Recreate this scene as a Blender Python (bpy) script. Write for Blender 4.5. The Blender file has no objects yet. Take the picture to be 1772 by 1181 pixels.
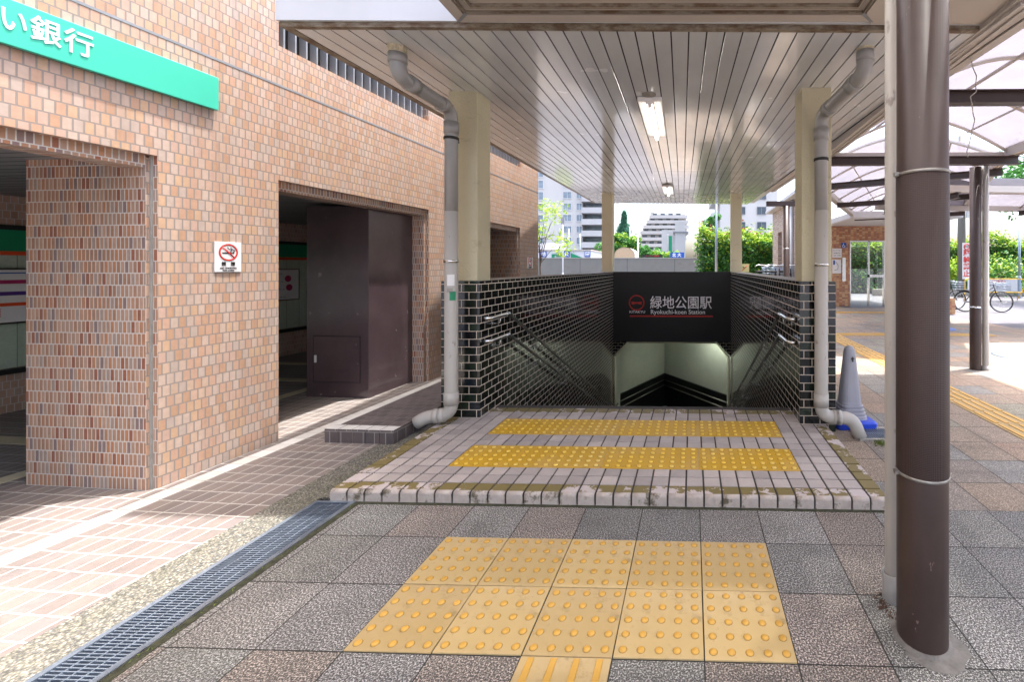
import bpy, bmesh, math, random
from mathutils import Vector, Matrix
R = math.radians
random.seed(7)
sc = bpy.context.scene
col = sc.collection

# ------------------------------------------------------------------ camera
YAW = R(1.7); CX, CY, F, EYE = 1175.0, 462.0, 750.0, 1.5
cam = bpy.data.cameras.new("Camera")
cam.sensor_width = 36.0
cam.lens = 36.0*F/1772.0
cam.shift_x = -(CX-886.0)/1772.0
cam.shift_y = -(590.5-CY)/1772.0
cam.clip_start = 0.05; cam.clip_end = 3000
camo = bpy.data.objects.new("Camera", cam); col.objects.link(camo)
camo.location = (0, 0, EYE); camo.rotation_euler = (R(90), 0, YAW)
sc.camera = camo

# ------------------------------------------------------------------ world, sun, exposure
SUN = Vector((0.66, 0.30, 3.3)).normalized()
elev = math.asin(SUN.z); az = math.atan2(SUN.x, SUN.y)
w = bpy.data.worlds.new("World"); sc.world = w; w.use_nodes = True
nt = w.node_tree
sky = nt.nodes.new("ShaderNodeTexSky"); sky.sky_type = 'NISHITA'; sky.sun_disc = False
sky.sun_elevation = elev; sky.sun_rotation = az
sky.air_density = 1.0; sky.dust_density = 6.0; sky.ozone_density = 1.0
bg = nt.nodes["Background"]; bg.inputs["Strength"].default_value = 0.15
nt.links.new(sky.outputs[0], bg.inputs[0])
sun = bpy.data.lights.new("Sun", 'SUN'); sun.energy = 2.1; sun.angle = R(0.9); sun.color = (1, .975, .945)
suno = bpy.data.objects.new("Sun", sun); col.objects.link(suno)
suno.rotation_euler = (-SUN).to_track_quat('-Z', 'Y').to_euler(); suno.location = (10, 5, 40)
sc.view_settings.view_transform = 'Standard'; sc.view_settings.look = 'None'
sc.view_settings.exposure = 2.42; sc.view_settings.gamma = 1.0
sc.render.engine = 'CYCLES'
sc.cycles.max_bounces = 10; sc.cycles.diffuse_bounces = 5; sc.cycles.transparent_max_bounces = 16
sc.cycles.use_denoising = True

# ------------------------------------------------------------------ helpers
cs, sn = math.cos(YAW), math.sin(YAW)
def c2w(x, y): return (x*cs - y*sn, x*sn + y*cs)
def at(px, py, Y):
    """world point whose camera depth is Y metres"""
    X = (px-CX)/F*Y; a = c2w(X, Y)
    return Vector((a[0], a[1], EYE + (CY-py)*Y/F))

def srgb(h):
    if isinstance(h, (tuple, list)): return (h[0], h[1], h[2], 1)
    h = h.lstrip('#'); v = [int(h[i:i+2], 16)/255 for i in (0, 2, 4)]
    return tuple(x/12.92 if x <= .04045 else ((x+.055)/1.055)**2.4 for x in v) + (1,)

def newmat(name):
    m = bpy.data.materials.new(name); m.use_nodes = True
    n = m.node_tree; b = n.nodes["Principled BSDF"]
    return m, n, b
def L(n, a, b): n.links.new(a, b)
def node(n, t, **k):
    x = n.nodes.new(t)
    for a, v in k.items():
        if a in x.inputs.keys() if isinstance(a, str) else False: x.inputs[a].default_value = v
        else: setattr(x, a, v)
    return x
def noise(n, scale, detail=4, rough=.55, coord='Object', stretch=None):
    tc = n.nodes.new("ShaderNodeTexCoord")
    t = n.nodes.new("ShaderNodeTexNoise"); t.inputs["Scale"].default_value = scale
    t.inputs["Detail"].default_value = detail; t.inputs["Roughness"].default_value = rough
    if stretch:
        mp = n.nodes.new("ShaderNodeMapping"); mp.inputs["Scale"].default_value = stretch
        L(n, tc.outputs[coord], mp.inputs[0]); L(n, mp.outputs[0], t.inputs["Vector"])
    else: L(n, tc.outputs[coord], t.inputs["Vector"])
    return t
def ramp(n, fac, stops, interp='LINEAR'):
    r = n.nodes.new("ShaderNodeValToRGB"); r.color_ramp.interpolation = interp
    e = r.color_ramp.elements
    while len(e) < len(stops): e.new(.5)
    for i, (p, c) in enumerate(stops):
        e[i].position = p; e[i].color = srgb(c) if not isinstance(c, (int, float)) else (c, c, c, 1)
    L(n, fac, r.inputs[0]); return r
def mixc(n, fac, a, b, mode='MIX'):
    m = n.nodes.new("ShaderNodeMix"); m.data_type = 'RGBA'; m.blend_type = mode
    for s, v in ((m.inputs[0], fac), (m.inputs[6], a), (m.inputs[7], b)):
        if hasattr(v, 'is_linked') or hasattr(v, 'links'): L(n, v, s)
        elif isinstance(v, (int, float)): s.default_value = v
        else: s.default_value = srgb(v)
    return m.outputs[2]
def bump(n, b, h, strength, dist=.01, prev=None):
    bp = n.nodes.new("ShaderNodeBump"); bp.inputs["Strength"].default_value = strength
    bp.inputs["Distance"].default_value = dist
    L(n, h, bp.inputs["Height"])
    if prev: L(n, prev, bp.inputs["Normal"])
    L(n, bp.outputs[0], b.inputs["Normal"]); return bp.outputs[0]

def plain(name, c, rough=.6, metal=0, var=.12, vscale=6, bstr=.0, bscale=60, emit=0, coat=0, stretch=None):
    m, n, b = newmat(name)
    t = noise(n, vscale, 5, .6, stretch=stretch)
    c0 = srgb(c); lo = tuple(x*(1-var) for x in c0[:3]); hi = tuple(min(1, x*(1+var)) for x in c0[:3])
    r = ramp(n, t.outputs[0], [(.3, lo), (.7, hi)])
    L(n, r.outputs[0], b.inputs["Base Color"])
    b.inputs["Roughness"].default_value = rough; b.inputs["Metallic"].default_value = metal
    b.inputs["Coat Weight"].default_value = coat
    if bstr:
        t2 = noise(n, bscale, 4); bump(n, b, t2.outputs[0], bstr, .01)
    if emit:
        b.inputs["Emission Color"].default_value = c0; b.inputs["Emission Strength"].default_value = emit
    return m

def brick(name, bw, bh, mort, cols, mcol, off=.5, rough=.6, bstr=.6, dist=.006, grain=0, gscale=400, coat=0,
          dirt=0, msm=.1, spec=.5, dirtc='#5a5046', dscale=.9, streak=0, stain=.0, grainc=(0.25, 1.9), grout_rough=None):
    """procedural tiling in metres on the UV map; every tile takes its own tone from the ramp"""
    m, n, b = newmat(name)
    uv = n.nodes.new("ShaderNodeUVMap")
    t = n.nodes.new("ShaderNodeTexBrick"); L(n, uv.outputs[0], t.inputs[0])
    t.offset = off; t.squash = 1
    t.inputs["Color1"].default_value = (0, 0, 0, 1); t.inputs["Color2"].default_value = (1, 1, 1, 1)
    t.inputs["Mortar"].default_value = (.5, .5, .5, 1)
    t.inputs["Scale"].default_value = 1; t.inputs["Mortar Size"].default_value = mort
    t.inputs["Mortar Smooth"].default_value = msm; t.inputs["Bias"].default_value = 0
    t.inputs["Brick Width"].default_value = bw; t.inputs["Row Height"].default_value = bh
    k = len(cols)
    r = ramp(n, t.outputs[0], [(i/k if i else 0, c) for i, c in enumerate(cols)], 'CONSTANT' if k > 3 else 'LINEAR')
    c = r.outputs[0]
    big = noise(n, dscale, 6, .6)
    if grain:
        g = noise(n, gscale, 2, .7)
        gr = ramp(n, g.outputs[0], [(.40, grainc[0]), (.52, .7), (.63, grainc[1])])
        gr.color_ramp.elements[2].color = (grainc[1],)*3+(1,)
        c = mixc(n, grain, c, gr.outputs[0], 'MULTIPLY')
    sm = noise(n, 30, 4, .6)
    smr = ramp(n, sm.outputs[0], [(.3, .86), (.7, 1.0)])
    c = mixc(n, 1, c, smr.outputs[0], 'MULTIPLY')
    if dirt:
        dr = ramp(n, big.outputs[0], [(.42, 0), (.68, 1)])
        mm = n.nodes.new("ShaderNodeMath"); mm.operation = 'MULTIPLY'; mm.inputs[1].default_value = dirt
        L(n, dr.outputs[0], mm.inputs[0])
        c = mixc(n, mm.outputs[0], c, dirtc)
    if streak:
        sk = noise(n, 1, 6, .65, stretch=(9, 9, .6)); sr = ramp(n, sk.outputs[0], [(.45, 1), (.72, 1-streak)])
        c = mixc(n, 1, c, sr.outputs[0], 'MULTIPLY')
    if stain:
        st_ = noise(n, 3.5, 7, .7); sr = ramp(n, st_.outputs[0], [(.5, 1), (.7, 1-stain)])
        c = mixc(n, 1, c, sr.outputs[0], 'MULTIPLY')
    fin = mixc(n, t.outputs[1], c, mcol)
    L(n, fin, b.inputs["Base Color"])
    rr = n.nodes.new("ShaderNodeMapRange"); L(n, t.outputs[1], rr.inputs[0])
    rr.inputs[3].default_value = rough; rr.inputs[4].default_value = grout_rough or max(rough, .85)
    L(n, rr.outputs[0], b.inputs["Roughness"])
    b.inputs["Coat Weight"].default_value = coat; b.inputs["Specular IOR Level"].default_value = spec
    inv = n.nodes.new("ShaderNodeMath"); inv.operation = 'SUBTRACT'; inv.inputs[0].default_value = 1
    L(n, t.outputs[1], inv.inputs[1])
    ns = noise(n, 25, 3, .5)
    ad = n.nodes.new("ShaderNodeMath"); ad.operation = 'MULTIPLY_ADD'; ad.inputs[1].default_value = .12
    L(n, ns.outputs[0], ad.inputs[0]); L(n, inv.outputs[0], ad.inputs[2])
    h = ad.outputs[0]
    # each tile sits at a slightly different height
    a2 = n.nodes.new("ShaderNodeMath"); a2.operation = 'MULTIPLY_ADD'; a2.inputs[1].default_value = .25
    L(n, t.outputs[0], a2.inputs[0]); L(n, h, a2.inputs[2]); h = a2.outputs[0]
    if grain:
        a3 = n.nodes.new("ShaderNodeMath"); a3.operation = 'MULTIPLY_ADD'; a3.inputs[1].default_value = .5
        L(n, g.outputs[0], a3.inputs[0]); L(n, h, a3.inputs[2]); h = a3.outputs[0]
    bump(n, b, h, bstr, dist)
    return m

class MB:
    """collects geometry in metres; build() links it as ONE mesh object"""
    def __init__(s): s.v = []; s.f = []; s.m = []; s.sm = []
    def quad(s, *p, mi=0, smooth=False):
        i = len(s.v); s.v += [tuple(x) for x in p]; s.f.append(tuple(range(i, i+len(p)))); s.m.append(mi); s.sm.append(smooth)
        return s
    def box(s, x0, x1, y0, y1, z0, z1, mi=0):
        if x0 > x1: x0, x1 = x1, x0
        if y0 > y1: y0, y1 = y1, y0
        if z0 > z1: z0, z1 = z1, z0
        i = len(s.v)
        s.v += [(x0,y0,z0),(x1,y0,z0),(x1,y1,z0),(x0,y1,z0),(x0,y0,z1),(x1,y0,z1),(x1,y1,z1),(x0,y1,z1)]
        for f in ((3,2,1,0),(4,5,6,7),(0,1,5,4),(1,2,6,5),(2,3,7,6),(3,0,4,7)):
            s.f.append(tuple(i+k for k in f)); s.m.append(mi); s.sm.append(False)
        return s
    def prism(s, pts, z0, z1, mi=0):
        """pts counter-clockwise in xy"""
        i = len(s.v); n = len(pts)
        s.v += [(p[0], p[1], z0) for p in pts] + [(p[0], p[1], z1) for p in pts]
        s.f.append(tuple(i+k for k in reversed(range(n)))); s.f.append(tuple(i+n+k for k in range(n)))
        s.m += [mi, mi]; s.sm += [False, False]
        for k in range(n):
            j = (k+1) % n
            s.f.append((i+k, i+j, i+n+j, i+n+k)); s.m.append(mi); s.sm.append(False)
        return s
    def tube(s, pts, r, n=12, caps=True, mi=0):
        pts = [Vector(p) for p in pts]
        rs = r if isinstance(r, (list, tuple)) else [r]*len(pts)
        t0 = (pts[1]-pts[0]).normalized()
        up = Vector((0,0,1)) if abs(t0.z) < .9 else Vector((1,0,0))
        a = t0.cross(up).normalized(); base = len(s.v); prev = t0
        for k, p in enumerate(pts):
            if k == 0: t = t0
            elif k == len(pts)-1: t = (pts[k]-pts[k-1]).normalized()
            else:
                t = ((pts[k]-pts[k-1]).normalized()+(pts[k+1]-pts[k]).normalized())
                t = t.normalized() if t.length > 1e-6 else prev
            q = prev.rotation_difference(t); a = q @ a; a = (a - t*a.dot(t)).normalized(); prev = t
            b = t.cross(a)
            for j in range(n):
                an = 2*math.pi*j/n
                s.v.append(tuple(p + (a*math.cos(an)+b*math.sin(an))*rs[k]))
        for k in range(len(pts)-1):
            for j in range(n):
                j2 = (j+1) % n
                s.f.append((base+k*n+j, base+k*n+j2, base+(k+1)*n+j2, base+(k+1)*n+j)); s.m.append(mi); s.sm.append(True)
        if caps:
            s.f.append(tuple(base+j for j in reversed(range(n)))); s.m.append(mi); s.sm.append(False)
            e = base+(len(pts)-1)*n
            s.f.append(tuple(e+j for j in range(n))); s.m.append(mi); s.sm.append(False)
        return s
    def lathe(s, prof, c=(0,0,0), n=24, mi=0):
        """prof: (radius, z)"""
        i = len(s.v)
        for (r, z) in prof:
            for j in range(n):
                a = 2*math.pi*j/n; s.v.append((c[0]+r*math.cos(a), c[1]+r*math.sin(a), c[2]+z))
        for k in range(len(prof)-1):
            for j in range(n):
                j2 = (j+1) % n
                s.f.append((i+k*n+j, i+k*n+j2, i+(k+1)*n+j2, i+(k+1)*n+j)); s.m.append(mi); s.sm.append(True)
        if prof[-1][0] > 1e-4:
            e = i+(len(prof)-1)*n; s.f.append(tuple(e+j for j in range(n))); s.m.append(mi); s.sm.append(False)
        return s
    def build(s, name, mat, parent=None, xf=None, bevel=0, seg=2, facemat=None):
        me = bpy.data.meshes.new(name); me.from_pydata(s.v, [], s.f)
        uv = me.uv_layers.new(name="UVMap")
        for p in me.polygons:
            p.use_smooth = s.sm[p.index]; p.material_index = s.m[p.index]
            nx, ny, nz = (abs(c) for c in p.normal)
            if facemat: p.material_index = facemat(p)
            for li in p.loop_indices:
                x, y, z = me.vertices[me.loops[li].vertex_index].co
                uv.data[li].uv = (x, y) if nz >= nx and nz >= ny else ((y, z) if nx >= ny else (x, z))
        if xf is not None:
            if callable(xf):
                for v in me.vertices: v.co = xf(v.co)
            else: me.transform(xf)
        for m in (mat if isinstance(mat, (list, tuple)) else [mat]): me.materials.append(m)
        me.update()
        o = bpy.data.objects.new(name, me); col.objects.link(o)
        if parent: o.parent = parent
        if bevel:
            b = o.modifiers.new("Bevel", 'BEVEL'); b.width = bevel; b.segments = seg; b.limit_method = 'ANGLE'; b.angle_limit = R(40)
        return o

def fillet(pts, r, n=6):
    pts = [Vector(p) for p in pts]; out = [pts[0]]
    for i in range(1, len(pts)-1):
        a, p, b = pts[i-1], pts[i], pts[i+1]
        u = (a-p); v = (b-p); d = min(r, u.length*.49, v.length*.49)
        p0 = p+u.normalized()*d; p1 = p+v.normalized()*d
        for k in range(n+1):
            t = k/n; out.append(p0*(1-t)**2 + p*2*t*(1-t) + p1*t*t)
    out.append(pts[-1]); return out

def tag(o, label=None, cat=None, group=None, kind=None):
    if label: o["label"] = label
    if cat: o["category"] = cat
    if group: o["group"] = group
    if kind: o["kind"] = kind
    return o
def thing(name, label, cat, loc=(0,0,0), rz=0, group=None):
    o = bpy.data.objects.new(name, None); col.objects.link(o); o.empty_display_size = .2
    o.location = loc; o.rotation_euler = (0, 0, rz)
    return tag(o, label, cat, group)
def dup(o, parent=None):
    c = o.copy(); col.objects.link(c)
    if parent: c.parent = parent
    for ch in list(o.children): dup(ch, c)
    return c
def text(name, s, size, mat, loc, rot, parent=None, bold=0, ext=.002, align='LEFT', sx=1, space=1):
    cu = bpy.data.curves.new(name, 'FONT'); cu.body = s; cu.size = size; cu.extrude = ext; cu.offset = bold
    cu.align_x = align; cu.align_y = 'CENTER'; cu.space_character = space; cu.resolution_u = 3
    o = bpy.data.objects.new(name+"_curve", cu); col.objects.link(o)
    dg = bpy.context.evaluated_depsgraph_get(); dg.update()
    me = bpy.data.meshes.new_from_object(o.evaluated_get(dg)); me.name = name
    bpy.data.objects.remove(o); bpy.data.curves.remove(cu)
    me.transform(Matrix.Diagonal((sx, 1, 1, 1)))
    me.materials.clear(); me.materials.append(mat)
    r = bpy.data.objects.new(name, me); col.objects.link(r)
    r.location = loc; r.rotation_euler = rot
    if parent: r.parent = parent
    return r
FRONT = (R(90), 0, 0)                       # writing that faces the viewer (-Y)
SIDE = (R(90), 0, R(90))                    # writing on a wall that faces +X

# ------------------------------------------------------------------ materials
M = {}
M['facade'] = brick('facade_brick', .0455, .0765, .0042, ['#b39584', '#b79b86', '#b38e75', '#b59d8c', '#ae896e', '#b49e8f', '#b79679', '#ab998c', '#b3907a', '#b59682'],
                    '#857a72', rough=.6, bstr=1, dist=.010, streak=.16, dirt=.12, dirtc='#98806c', dscale=1.3)  # grout darkened to hold the joint shadows of the grazing sun
M['reveal'] = brick('reveal_brick', .0315, .081, .0034, ['#a57c62', '#b0866a', '#a68670', '#9f785f', '#b07c5a', '#a18a7c', '#945d45', '#ab8a75', '#a67c60', '#b38f77', '#87706a'],
                    '#c2bcb4', rough=.5, bstr=.7, dist=.005, off=.5)
M['inner_brick'] = brick('inner_brick', .05, .08, .003, ['#ac8b78', '#b59382', '#a28270', '#b08d78', '#a99180'], '#b8afa6', rough=.6, bstr=.7)
M['dark_tile'] = brick('dark_glazed_tile', .145, .0742, .0036, ['#0c120f', '#101a14', '#18241c', '#0b0f14', '#141e26', '#0e1512', '#1c2a20', '#0a0d0c'],
                       '#c0b0a0', rough=.16, bstr=.8, dist=.005, coat=.5, grout_rough=.8)
M['stair_tile'] = brick('stair_glazed_tile', .145, .0742, .0036, ['#0b100e', '#0f1713', '#141d18', '#0a0d11', '#0d1210', '#080a0a', '#121a15', '#0b0e0d'],
                        '#e2d3c2', rough=.18, bstr=.7, dist=.005, coat=.5, grout_rough=.8)  # grout painted brighter to make up for dim light in the stairwell
M['plaza'] = brick('plaza_paver', .355, .357, .0045, ['#958574', '#9b8a79', '#8b8177', '#a18a76', '#8b8882', '#988575', '#918b7a'], '#443f38',
                   off=0, rough=.85, bstr=.5, grain=.8, gscale=150, dirt=.3, dirtc='#645b52', grainc=(.4, 1.7), dscale=.7, stain=.2)
M['slab'] = brick('granite_slab', .352, .357, .0030, ['#787572', '#7d7975', '#787671', '#827972', '#72706d', '#83807c', '#7b726a', '#7b7a76'], '#25231f',
                  off=0, rough=.8, bstr=.7, dist=.004, grain=.9, gscale=150, dirt=.3, dirtc='#4a473f', grainc=(.12, 3.0), dscale=1.1, stain=.28)
M['brown_tile'] = brick('brown_paving_tile', .0985, .124, .0042, ['#716863', '#766c67', '#6f6662', '#7a6f69', '#746c69', '#7b716b'], '#a6a29b',
                        stain=.2, off=0, rough=.55, bstr=.5, dist=.004, dirt=.15, dirtc='#5b4b45', dscale=1.6)
M['dark_step'] = brick('dark_step_tile', .1, .1, .003, ['#564c4b', '#5d5352', '#504848', '#625856'], '#8e8983', off=.5, rough=.5, bstr=.5)
M['aggregate'] = plain('washed_aggregate', '#8d8676', .9, var=.0)
def aggregate():
    m, n, b = newmat('exposed_aggregate')
    v = n.nodes.new("ShaderNodeTexVoronoi"); v.inputs["Scale"].default_value = 95
    tc = n.nodes.new("ShaderNodeTexCoord"); L(n, tc.outputs['Object'], v.inputs[0])
    sep = n.nodes.new("ShaderNodeSeparateColor"); L(n, v.outputs["Color"], sep.inputs[0])
    r = ramp(n, sep.outputs[0], [(0, '#605f5a'), (.3, '#8c8779'), (.55, '#a39c8c'), (.8, '#72716d'), (1, '#b5afa1')])
    d = ramp(n, v.outputs["Distance"], [(.0, 1.0), (.6, .35)])
    c = mixc(n, 1, r.outputs[0], d.outputs[0], 'MULTIPLY')
    moss = noise(n, 2.2, 6, .7); mr = ramp(n, moss.outputs[0], [(.5, 0), (.66, .5)])
    c = mixc(n, mr.outputs[0], c, '#45462f')
    L(n, c, b.inputs["Base Color"]); b.inputs["Roughness"].default_value = .9
    inv = n.nodes.new("ShaderNodeMath"); inv.operation = 'SUBTRACT'; inv.inputs[0].default_value = 1; L(n, v.outputs["Distance"], inv.inputs[1])
    bump(n, b, inv.outputs[0], .9, .006); return m
M['aggregate'] = aggregate()
M['asphalt'] = plain('asphalt', '#5e5d62', .9, var=.18, vscale=3, bstr=.3, bscale=200)
M['white_tile'] = plain('white_line_tile', '#c6c3bd', .55, var=.08, vscale=9)
M['cream_tile'] = plain('cream_band_tile', '#b5aa8e', .6, var=.1)
M['grout'] = plain('dark_grout', '#3f3b3a', .9, var=.2)
M['moss'] = plain('mossy_earth', '#343524', .95, var=.5, vscale=25, bstr=.5, bscale=80)
M['soffit_gap'] = plain('soffit_gap_black', '#1b1612', .9)
def soffit():
    m, n, b = newmat('enamelled_aluminium_slat')
    t = noise(n, 3.2, 3, .5, stretch=(1, .5, 1)); r = ramp(n, t.outputs[0], [(.3, '#bec0c2'), (.5, '#c6c8ca'), (.72, '#cdcfd1')])
    L(n, r.outputs[0], b.inputs["Base Color"])
    rr = ramp(n, noise(n, 3, 3, .5).outputs[0], [(.3, .14), (.75, .28)])
    L(n, rr.outputs[0], b.inputs["Roughness"]); b.inputs["Specular IOR Level"].default_value = .8
    b.inputs["Coat Weight"].default_value = .7; b.inputs["Coat Roughness"].default_value = .07
    t2 = noise(n, 3, 1.5, .4, stretch=(1.6, .8, 1)); bump(n, b, t2.outputs[0], .22, .02); return m
M['soffit'] = soffit()
def rusty(name, base, lo=.55, hi=.7, sc_=5):
    m, n, b = newmat(name)
    t = noise(n, sc_, 8, .7, stretch=(1, 1, 2.5)); f = ramp(n, t.outputs[0], [(lo, 0), (hi, 1)])
    v = noise(n, 1.5, 4); vb = ramp(n, v.outputs[0], [(.3, .88), (.7, 1)])
    c = mixc(n, 1, base, vb.outputs[0], 'MULTIPLY')
    c = mixc(n, f.outputs[0], c, '#5c4630'); L(n, c, b.inputs["Base Color"]); b.inputs["Roughness"].default_value = .5
    return m
M['fascia'] = plain('white_fascia', '#c6c9cd', .35, var=.05, vscale=2)
M['fascia_lip'] = rusty('rusty_fascia_lip', '#8a8070', .42, .6, 9)
M['beige_metal'] = rusty('beige_painted_metal', '#b4aaa0', .68, .8, 4)
M['beige_light'] = rusty('light_beige_metal', '#bdb5ae', .7, .85, 4)
M['stucco'] = rusty('cream_stucco', '#c9c0a2', .6, .95, 3)
bs = M['stucco'].node_tree; bump(bs, bs.nodes["Principled BSDF"], noise(bs, 70, 5, .7).outputs[0], .9, .01); bs.nodes["Principled BSDF"].inputs["Roughness"].default_value = .85
M['pvc'] = plain('grey_pvc', '#8f8d8a', .35, var=.1, vscale=4)
M['pvc_aged'] = rusty('aged_beige_pvc', '#a9a39b', .66, .9, 3)
M['pvc_collar'] = plain('flaking_collar', '#b5a98f', .8, var=.35, vscale=40, bstr=.6)
M['steel'] = plain('stainless_steel', '#c8c8c6', .2, 1, var=.1, vscale=8)
M['dull_steel'] = plain('dull_steel', '#8d8983', .42, .6, var=.3, vscale=30)
M['galv'] = plain('galvanised_steel', '#8d98a6', .38, .75, var=.15, vscale=20)
M['brown_paint'] = plain('brown_paint', '#3d302c', .4, .0, var=.14, vscale=5, bstr=.08, bscale=14)
def wrapm():
    m, n, b = newmat('studded_brown_sheet')
    tc = n.nodes.new("ShaderNodeTexCoord"); mp = n.nodes.new("ShaderNodeMapping"); mp.inputs["Scale"].default_value = (150, 150, 150)
    uv = n.nodes.new("ShaderNodeUVMap"); L(n, uv.outputs[0], mp.inputs[0])
    v = n.nodes.new("ShaderNodeTexVoronoi"); v.inputs["Randomness"].default_value = 0; v.inputs["Scale"].default_value = 1
    L(n, mp.outputs[0], v.inputs[0]); r = ramp(n, v.outputs["Distance"], [(.15, '#453531'), (.5, '#2a1e1b')])
    L(n, r.outputs[0], b.inputs["Base Color"]); b.inputs["Roughness"].default_value = .5; b.inputs['Specular IOR Level'].default_value = .3
    inv = n.nodes.new("ShaderNodeMath"); inv.operation = 'SUBTRACT'; inv.inputs[0].default_value = 1; L(n, v.outputs["Distance"], inv.inputs[1])
    bump(n, b, inv.outputs[0], .7, .003); return m
M['wrap'] = wrapm()
def scuff(m, c2, sc_, st_, lo=.66, hi=.70):
    n = m.node_tree; b = n.nodes['Principled BSDF']; src = b.inputs['Base Color'].links[0].from_socket
    t = noise(n, sc_, 3, .6, stretch=st_); f = ramp(n, t.outputs[0], [(lo, 0), (hi, .7)])
    L(n, mixc(n, f.outputs[0], src, c2), b.inputs['Base Color'])
scuff(M['brown_paint'], '#8a746a', 26, (1, 1, .45), .69, .72)
scuff(M['pvc_aged'], '#6d655b', 14, (1, 1, .5), .64, .7)
M['brown_paint'].node_tree.nodes['Principled BSDF'].inputs['Specular IOR Level'].default_value = .35
M['cabinet'] = plain('brown_cabinet_sheet', '#4c3e41', .17, .0, var=.2, vscale=2.5, bstr=.05, bscale=3)
M['cabinet'].node_tree.nodes['Principled BSDF'].inputs['Specular IOR Level'].default_value = .9
scuff(M['cabinet'], '#7d6d6c', 9, (1, 1, 1), .68, .72)
M['green_sign'] = plain('bank_green', '#41b298', .3, var=.02)
M['green_band'] = plain('green_band', '#0c7d55', .4, var=.03)
M['orange'] = plain('orange_line', '#d2491a', .4, var=.02)
M['white'] = plain('white_vinyl', '#dedede', .45, var=.02)
M['white_sign'] = plain('white_sign_plate', '#d5d3d1', .4, var=.03)
M['black'] = plain('black_print', '#151515', .5, var=.02)
M['red'] = plain('red_print', '#c22a22', .45, var=.03)
M['blue'] = plain('blue_print', '#1a4a9a', .45, var=.03)
M['magenta'] = plain('magenta_print', '#a02458', .45, var=.03)
M['purple'] = plain('purple_print', '#4a2878', .45, var=.03)
M['station_panel'] = plain('dark_station_panel', '#1c1819', .4, .2, var=.18, vscale=1.5, bstr=.1, bscale=300)
M['letters'] = plain('silver_letters', '#fbf8fb', .4, .0, var=.02)
M['yellow_mat'] = None
def yel(name, a, b_, wear, lo=.42, hi=.62, sc_=1.6, rough=.55, edge='#6b5a2a'):
    m, n, b = newmat(name)
    t = noise(n, sc_, 6, .65); r = ramp(n, t.outputs[0], [(lo, a), (hi, b_)])
    t2 = noise(n, 14, 6, .7); f = ramp(n, t2.outputs[0], [(.55, 0), (.8, wear)])
    c = mixc(n, f.outputs[0], r.outputs[0], edge)
    L(n, c, b.inputs["Base Color"]); b.inputs["Roughness"].default_value = rough
    g = noise(n, 300, 3); bump(n, b, g.outputs[0], .25, .003); return m
M['yellow_mat'] = yel('worn_yellow_mat', '#b88f1c', '#b3935a', .45, .45, .7, 1.2)
M['tactile'] = yel('pale_tactile_concrete', '#b39a68', '#b8a27c', .6, rough=.75)
def vary(m, lo, hi):
    n = m.node_tree; b = n.nodes['Principled BSDF']; src = b.inputs['Base Color'].links[0].from_socket
    oi = n.nodes.new('ShaderNodeObjectInfo'); rp = ramp(n, oi.outputs['Random'], [(0, lo), (1, hi)])
    c = mixc(n, 1, src, rp.outputs[0], 'MULTIPLY')
    t = noise(n, 7, 7, .75); f = ramp(n, t.outputs[0], [(.54, 0), (.72, .45)]); c = mixc(n, f.outputs[0], c, '#5f5136')
    L(n, c, b.inputs['Base Color'])
vary(M['tactile'], '#dfdcd8', '#ffffff')
M['tactile_bump'] = yel('tactile_bump', '#b98d3a', '#b88e40', .3, rough=.6)
M['mat_bump'] = yel('yellow_mat_bump', '#cfa838', '#ccb060', .2)
M['dark_ring'] = plain('dark_ring', '#6f5a30', .8, var=.3, vscale=12)  # dark flat ring around the foot of each raised dot
M['plat_tile'] = None
def plat():
    m, n, b = newmat('grey_lilac_tile')
    g = n.nodes.new("ShaderNodeNewGeometry"); r = ramp(n, g.outputs["Random Per Island"], [(0, '#9d938f'), (.5, '#aaa09b'), (1, '#b7aca6')])
    t = noise(n, 4, 6, .65); f = ramp(n, t.outputs[0], [(.3, .8), (.7, 1.0)])
    c = mixc(n, 1, r.outputs[0], f.outputs[0], 'MULTIPLY')
    sp = noise(n, 160, 3, .6); f2 = ramp(n, sp.outputs[0], [(.4, .88), (.6, 1)]); c = mixc(n, 1, c, f2.outputs[0], 'MULTIPLY')
    L(n, c, b.inputs["Base Color"]); b.inputs["Roughness"].default_value = .6
    bump(n, b, sp.outputs[0], .2, .003); return m
M['plat_tile'] = plat()
def olive():
    m, n, b = newmat('olive_painted_edge_tile')
    t = noise(n, 5.5, 7, .72); f = ramp(n, t.outputs[0], [(.53, 0), (.545, 1)])
    c = mixc(n, f.outputs[0], '#6f6238', '#b0a5a2')
    L(n, c, b.inputs["Base Color"]); b.inputs["Roughness"].default_value = .6; return m
M['olive'] = olive()
def nosing():
    m, n, b = newmat('dirty_tile_nosing')
    t = noise(n, 9, 7, .7); r = ramp(n, t.outputs[0], [(.35, '#9c9087'), (.53, '#aba097'), (.64, '#5c5342')])
    L(n, r.outputs[0], b.inputs["Base Color"]); b.inputs["Roughness"].default_value = .7
    bump(n, b, noise(n, 60, 5).outputs[0], .5, .006); return m
M['nosing'] = nosing()
M['concrete'] = rusty('stained_concrete', '#6b6963', .55, .9, 1.2)
M['concrete_pale'] = plain('pale_concrete', '#8f8b84', .9, var=.15, vscale=12, bstr=.4, bscale=60)
M['tunnel_wall'] = plain('tunnel_plaster', '#a8aa9c', .7, var=.05, vscale=3)
M['glass'] = None
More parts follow.
